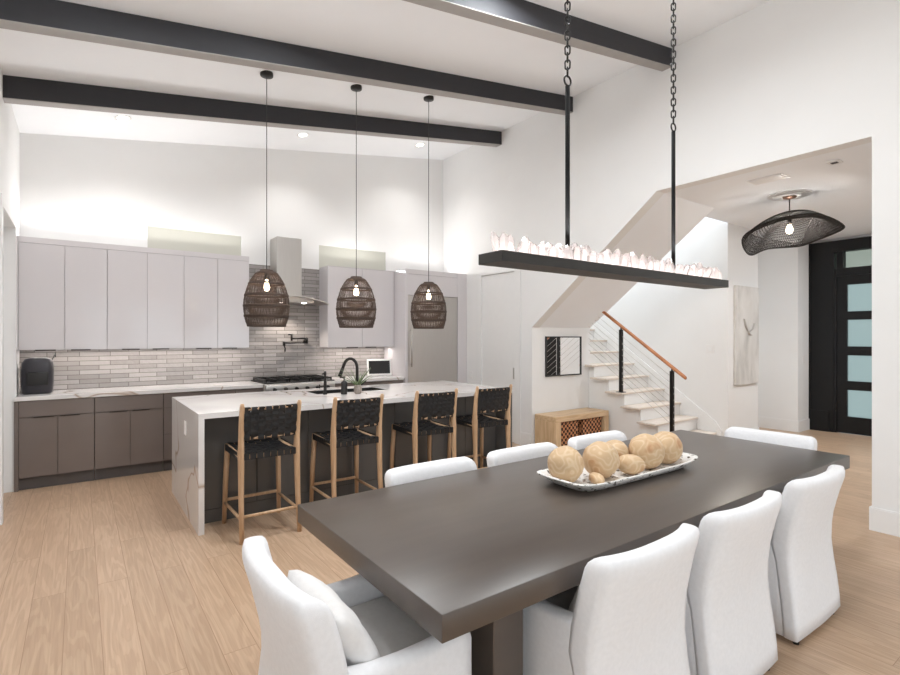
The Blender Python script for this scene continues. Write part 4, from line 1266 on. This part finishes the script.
mb.prism([(3.52, 0), (3.52, 0.20), (3.60, ty0(0) * 0 + RZ + off - 0.0), (5.9, RZ + off + (5.9 - 3.60) * sl), (5.9, RZ + off - 0.4 + (5.9 - 3.60) * sl), (3.9, 0)], 'x', XS1 - 0.02, XS1); mb.build('skirt_board', M['trim'], st_)
# railing
rl = thing('stair_railing', 'oak handrail with black posts and thin cables on the staircase', 'railing', (6.22, 3.65, 0.18))
def rz_(y): return 1.0 + (y - 3.475) * 0.709
mb = MB()
rr = []
for y in (3.475, 3.49, 4.6, 5.9):
    hx, hz = (0.026, 0.02) if y < 3.48 else (0.032, 0.026)
    rr.append([(6.22 + hx * cos(a), y, rz_(y) + hz * sin(a)) for a in [2 * pi * i / 14 for i in range(14)]])
mb.loft(rr); mb.build('handrail', M['railwood'], rl)
PYS = [(3.66, RZ), (4.43, RZ * 4), (5.25, RZ * 7)]
for y, z0 in PYS:
    xx = 6.22 if z0 < 1.2 else 6.33
    mb = MB(); mb.box(xx - 0.021, xx + 0.021, y - 0.021, y + 0.021, z0, rz_(y) - 0.05); mb.tube([(xx, y, rz_(y) - 0.055), (xx, y, rz_(y) - 0.02)], 0.012); po = mb.build('post', M['blackmetal'], rl)
    mb = MB(); mb.box(xx - 0.05, xx + 0.05, y - 0.05, y + 0.05, z0, z0 + 0.008); mb.build('base_plate', M['blackmetal'], po)
    if z0 < 1.2:
        for i in range(8):
            zc = z0 + 0.11 + i * 0.082
            if zc < rz_(y) - 0.08:
                mb = MB(); mb.tube([(xx, y - 0.026, zc), (xx, y - 0.021, zc)], 0.007, 8); mb.build('cable_bolt', M['steel'], po)
for i in range(8):
    d_ = 0.135 + i * 0.088
    mb = MB(); mb.tube([(6.22, 3.66, rz_(3.66) - d_), (6.22, 5.0, rz_(5.0) - d_)], 0.0028, 6); mb.build('cable', M['steel'], rl)

# switches
def switch(name, lab, boxes, knob):
    t = thing(name, lab, 'light switch', ((boxes[0] + boxes[1]) / 2, (boxes[2] + boxes[3]) / 2, boxes[4]))
    mb = MB(); mb.box(*boxes, 0.002, 1); mb.build('cover_plate', M['white_pl'], t)
    mb = MB(); mb.box(*knob); mb.build('rocker', M['trim'], t)
switch('light_switch', 'white switch plate on the bright stair wall', (XW - 0.007, XW, 3.63, 3.75, 1.29, 1.41), (XW - 0.010, XW - 0.007, 3.67, 3.71, 1.32, 1.38))
switch('light_switch', 'small switch plate beside the black entry door frame', (9.49, 9.57, YH - 0.007, YH, 1.10, 1.22), (9.515, 9.545, YH - 0.010, YH - 0.007, 1.13, 1.19))
switch('light_switch', 'small wall plate between the refrigerator surround and the pantry door', (XR - 0.007, XR, 6.34, 6.42, 0.86, 0.98), (XR - 0.010, XR - 0.007, 6.365, 6.395, 0.89, 0.95))

# niche mirror
t = thing('wall_mirror', 'square black framed mirror on the niche wall above the console', 'mirror', (5.685, YS1, 0.96))
mx0, mx1, mz0, mz1 = 5.31, 6.062, 0.962, 1.53
mb = MB()
f = 0.016
mb.box(mx0, mx1, YS1 - 0.028, YS1 - 0.001, mz0, mz0 + f); mb.box(mx0, mx1, YS1 - 0.028, YS1 - 0.001, mz1 - f, mz1)
mb.box(mx0, mx0 + f, YS1 - 0.028, YS1 - 0.001, mz0 + f, mz1 - f); mb.box(mx1 - f, mx1, YS1 - 0.028, YS1 - 0.001, mz0 + f, mz1 - f)
mb.build('frame', M['black'], t)
mb = MB(); mb.box(mx0 + f, mx1 - f, YS1 - 0.016, YS1 - 0.010, mz0 + f, mz1 - f); mb.build('mirror_glass', M['mirror'], t)
# console
t = thing('console_bench', 'low pale oak console bench with open front in the stair niche', 'console', (5.65, 4.82, 0))
cx0, cx1, cy0, cy1, ch_ = 5.085, 6.20, 4.62, 5.01, 0.46
mb = MB(); mb.box(cx0, cx1, cy0, cy1, ch_ - 0.075, ch_, 0.004, 1); mb.build('top', M['console'], t)
for a, b in ((cx0, cx0 + 0.10), (cx1 - 0.10, cx1)):
    mb = MB(); mb.box(a, b, cy0, cy1, 0, ch_ - 0.075, 0.003, 1); mb.build('side_panel', M['consolev'], t)
mb = MB(); mb.box(cx0 + 0.10, cx1 - 0.10, cy1 - 0.02, cy1, 0.02, ch_ - 0.075); mb.build('back_panel', M['console'], t)
mb = MB(); mb.box(cx0 + 0.10, cx1 - 0.10, cy0 + 0.01, cy1 - 0.02, 0.03, 0.055); mb.build('bottom_shelf', M['console'], t)
def basket(x0, x1, lab):
    t = thing('wicker_basket', lab, 'basket', ((x0 + x1) / 2, 4.8, 0.055), group='woven baskets in the console')
    mb = MB()
    y0, y1, z0, z1 = cy0 + 0.03, cy1 - 0.05, 0.056, 0.365
    w_ = 0.012
    mb.box(x0, x1, y0, y1, z0, z0 + w_)
    mb.box(x0, x1, y0, y0 + w_, z0 + w_, z1); mb.box(x0, x1, y1 - w_, y1, z0 + w_, z1); mb.box(x0, x0 + w_, y0 + w_, y1 - w_, z0 + w_, z1); mb.box(x1 - w_, x1, y0 + w_, y1 - w_, z0 + w_, z1)
    mb.build('body', M['basket'], t)
    mb = MB(); mb.tube([(x0, y0, z1), (x1, y0, z1), (x1, y1, z1), (x0, y1, z1)], 0.012, 8, closed=True); mb.build('rim', M['basket'], t)
basket(5.20, 5.56, 'brown woven basket in the console, on the pantry door side')
basket(5.66, 6.06, 'brown woven basket in the console, on the staircase side')

# art
t = thing('wall_art', 'tall pale abstract canvas hanging beside the staircase wall', 'artwork', (7.76, YA, 0.845))
mb = MB(); mb.box(7.416, 8.104, YA - 0.04, YA - 0.001, 0.845, 2.247, 0.003, 1); mb.build('canvas', M['canvas'], t)
mb = MB()
for pts in ([(7.62, 1.78), (7.66, 1.68), (7.72, 1.62), (7.80, 1.60)], [(7.80, 1.60), (7.88, 1.64), (7.92, 1.72)], [(7.72, 1.62), (7.78, 1.56), (7.86, 1.55)]):
    mb.tube([(x, YA - 0.041, z) for x, z in pts], [0.02, 0.03, 0.024, 0.012][:len(pts)], 8, flat=0.08)
mb.build('brush_stroke', M['smudge'], t)

# hall ceiling: vent, small detector, woven pendant
t = thing('ceiling_vent', 'rectangular white air vent in the hall ceiling', 'vent', (5.545, 2.256, ZH))
RV = Matrix.Translation((5.56, 2.25, ZH))
mb = MB(); mb.box(-0.10, 0.10, -0.16, 0.16, -0.010, -0.001, 0.003, 1, mat=RV); mb.build('frame', M['white_pl'], t)
for i in range(6):
    y = -0.0; x = -0.07 + i * 0.028
    mb = MB(); mb.box(x - 0.010, x + 0.010, -0.14, 0.14, -0.016, -0.010, mat=RV); mb.build('slat', M['white_pl'], t)
t = thing('smoke_detector', 'small white detector in the hall ceiling close to the wall opening', 'detector', (5.50, 1.68, ZH))
mb = MB(); mb.box(5.44, 5.56, 1.63, 1.73, ZH - 0.012, ZH - 0.001, 0.004, 2); mb.build('housing', M['white_pl'], t)
mb = MB(); mb.box(5.475, 5.525, 1.655, 1.705, ZH - 0.015, ZH - 0.012); mb.build('grille', M['gap'], t)

lx, ly = 6.39, 2.37
t = thing('hall_pendant_lamp', 'wide wavy black woven pendant lamp in the entry hall', 'pendant lamp', (lx, ly, 2.7))
mb = MB(); mb.lathe([(0.19, -0.006), (0.21, -0.003), (0.21, 0.003)], 32, (lx, ly, ZH - 0.003)); mb.lathe([(0.10, -0.016), (0.16, -0.008), (0.16, 0.0)], 32, (lx, ly, ZH - 0.006)); mb.build('ceiling_medallion', M['white_pl'], t)
mb = MB(); mb.lathe([(0.012, -0.05), (0.06, -0.035), (0.072, -0.022), (0.072, -0.012)], 24, (lx, ly, ZH)); mb.build('canopy', simple('bronze_canopy', srgb(92, 66, 52), 0.4, 0.6), t)
mb = MB(); mb.tube([(lx, ly, ZH - 0.04), (lx, ly, 2.82)], 0.006, 8); mb.tube([(lx, ly, 2.77), (lx, ly, 2.84)], 0.022, 10); mb.build('rod', M['blackmetal'], t)
mb = MB(); mb.lathe([(0.012, 2.785), (0.015, 2.765), (0.030, 2.73), (0.033, 2.705), (0.026, 2.68), (0.001, 2.668)], 16, (lx, ly, 0)); mb.build('bulb', M['bulb'], t)
# the shade: two woven sheets meeting in one undulating rim
RIMP = [(0.50, 0.02, -0.03), (0.40, 0.33, -0.08), (0.05, 0.47, -0.12), (-0.20, 0.42, -0.20), (-0.48, 0.06, -0.05), (-0.34, -0.32, 0.06), (0.0, -0.44, 0.08), (0.40, -0.27, 0.0)]
INNP = [(0.20, 0.0, 0.03), (0.25, 0.20, -0.09), (0.02, 0.28, -0.05), (-0.25, 0.25, 0.0), (-0.40, 0.0, 0.03), (-0.28, -0.25, 0.08), (0.0, -0.30, 0.12), (0.12, -0.20, 0.12)]
def pcat(P, a):
    f = (a % (2 * pi)) / (2 * pi) * 8
    i = int(f) % 8; t_ = f - int(f)
    p = [Vector(P[(i + k) % 8]) for k in (-1, 0, 1, 2)]
    return 0.5 * ((2 * p[1]) + (p[2] - p[0]) * t_ + (2 * p[0] - 5 * p[1] + 4 * p[2] - p[3]) * t_ ** 2 + (3 * p[1] - p[0] - 3 * p[2] + p[3]) * t_ ** 3)
AXR = (cos(radians(-36)), sin(radians(-36)))
def shade_pt(u, a, sheet):
    # u: 0 inner .. 1 rim; sheet 0 is the upper woven cap, sheet 1 folds back under it
    rim = pcat(RIMP, a)
    inn = Vector((0.05 * cos(a), 0.05 * sin(a), 0.175)) if sheet == 0 else pcat(INNP, a)
    p = inn.lerp(rim, u)
    if sheet == 0:
        p.z += 0.045 * sin(pi * u)
    else:
        p.z -= 0.035 * sin(pi * u)
    return (lx + p.x * AXR[0] - p.y * AXR[1], ly + p.x * AXR[1] + p.y * AXR[0], 2.70 + p.z)
mb = MB()
NA = 132
for sheet, nr in ((0, 15), (1, 11)):
    for i in range(nr + 1):
        u = i / nr
        mb.tube([shade_pt(u, 2 * pi * j / 48, sheet) for j in range(48)], 0.0028 if 0 < i < nr else 0.006, 4, closed=True)
    for j in range(NA):
        for sg in (1, -1):
            a0 = 2 * pi * j / NA
            mb.tube([shade_pt(q / 6, a0 + sg * 0.42 * q / 6, sheet) for q in range(7)], 0.0021, 3, cap=False)
mb.build('shade', M['netting'], t)
light('hall_bulb_light', 'POINT', (lx, ly, 2.70), 20, (1, 0.93, 0.86), 0.045)

# ------------------------------------------------------------------ lights of the place and added fill
def strip(name, x0, x1, y, z, e, up=False, col=(1, 0.93, 0.86), w=0.03):
    return light(name, 'AREA', ((x0 + x1) / 2, y, z), e, col, x1 - x0, w, (pi + 0.65 if up else 0, 0, 0))
strip('under_cabinet_light', XL + 0.1, 1.72, 6.98, 1.378, 2.5)
strip('under_cabinet_light', 2.90, 3.85, 6.98, 1.368, 1.3)
strip('cabinet_top_light', XL + 0.1, 1.72, 7.00, 2.575, 4.6, True, (1, 0.98, 0.96))
strip('cabinet_top_light', 2.95, 3.75, 7.0, 2.56, 2.0, True, (1, 0.98, 0.96))
strip('cabinet_top_light', 4.1, 4.9, 6.95, 2.56, 2.0, True, (1, 0.98, 0.96))
light('stairwell_skylight', 'AREA', (6.77, 5.2, 5.75), 15, (1, 0.97, 0.93), 0.9, 3.0)
light('hall_fill_light', 'AREA', (8.3, 1.2, ZH - 0.01), 22, (0.94, 0.97, 1.0), 0.5, 0.5)  # unseen area lamp added to brighten the hall

for x, y, e in ((0.3, 3.4, 6), (1.4, 3.3, 17), (2.6, 2.5, 20), (3.3, 1.8, 3), (0.4, 1.2, 4), (1.9, 0.9, 8), (3.0, 0.2, 4)):
    light('room_fill_light', 'AREA', (x, y, cz(x) - 0.02), e, (0.93, 0.97, 1.0), 0.4, 0.4)  # unseen area lamps added to fill the room, no fixtures
for dy in (-0.055, 0.055):
    light('chandelier_added_uplight', 'AREA', (2.465, 1.72 + dy, BZ1 + 0.13), 2.6, (0.95, 0.97, 1.0), 1.9, 0.04, (pi, 0, 0))  # added above the crystals to carry their glow up to the ceiling
# world: bright overcast daylight entering through the garden glazing
w = bpy.data.worlds.new('World'); SC.world = w
w.use_nodes = True
bg = w.node_tree.nodes['Background']
bg.inputs['Color'].default_value = (0.86, 0.94, 1.0, 1)
bg.inputs['Strength'].default_value = 1.0
def portal(loc, rot, sx, sy):
    o = light('window_portal', 'AREA', loc, 1, (1, 1, 1), sx, sy, rot)
    o.data.cycles.is_portal = True
    return o
portal(((XL + XR) / 2, YF - 0.07, 1.2), (radians(90), 0, 0), 5.6, 2.4)
portal((XL - 0.07, -1.45, 1.6), (radians(90), 0, radians(-90)), 1.9, 3.2)

# ------------------------------------------------------------------ camera
cam = bpy.data.cameras.new('Camera')
cam.sensor_width = 36; cam.sensor_fit = 'HORIZONTAL'
cam.lens = 510 / 900 * 36
cam.clip_start = 0.02
co = bpy.data.objects.new('Camera', cam); COL.objects.link(co)
co.location = (0, 0, 1.515); co.rotation_euler = (radians(90), 0, radians(-36))
SC.camera = co
SC.view_settings.view_transform = 'Standard'
SC.view_settings.look = 'None'
SC.view_settings.exposure = 1.46
SC.view_settings.gamma = 1
SC.cycles.use_denoising = True
SC.cycles.max_bounces = 10
SC.cycles.diffuse_bounces = 6
SC.cycles.transmission_bounces = 8
SC.cycles.sample_clamp_indirect = 6
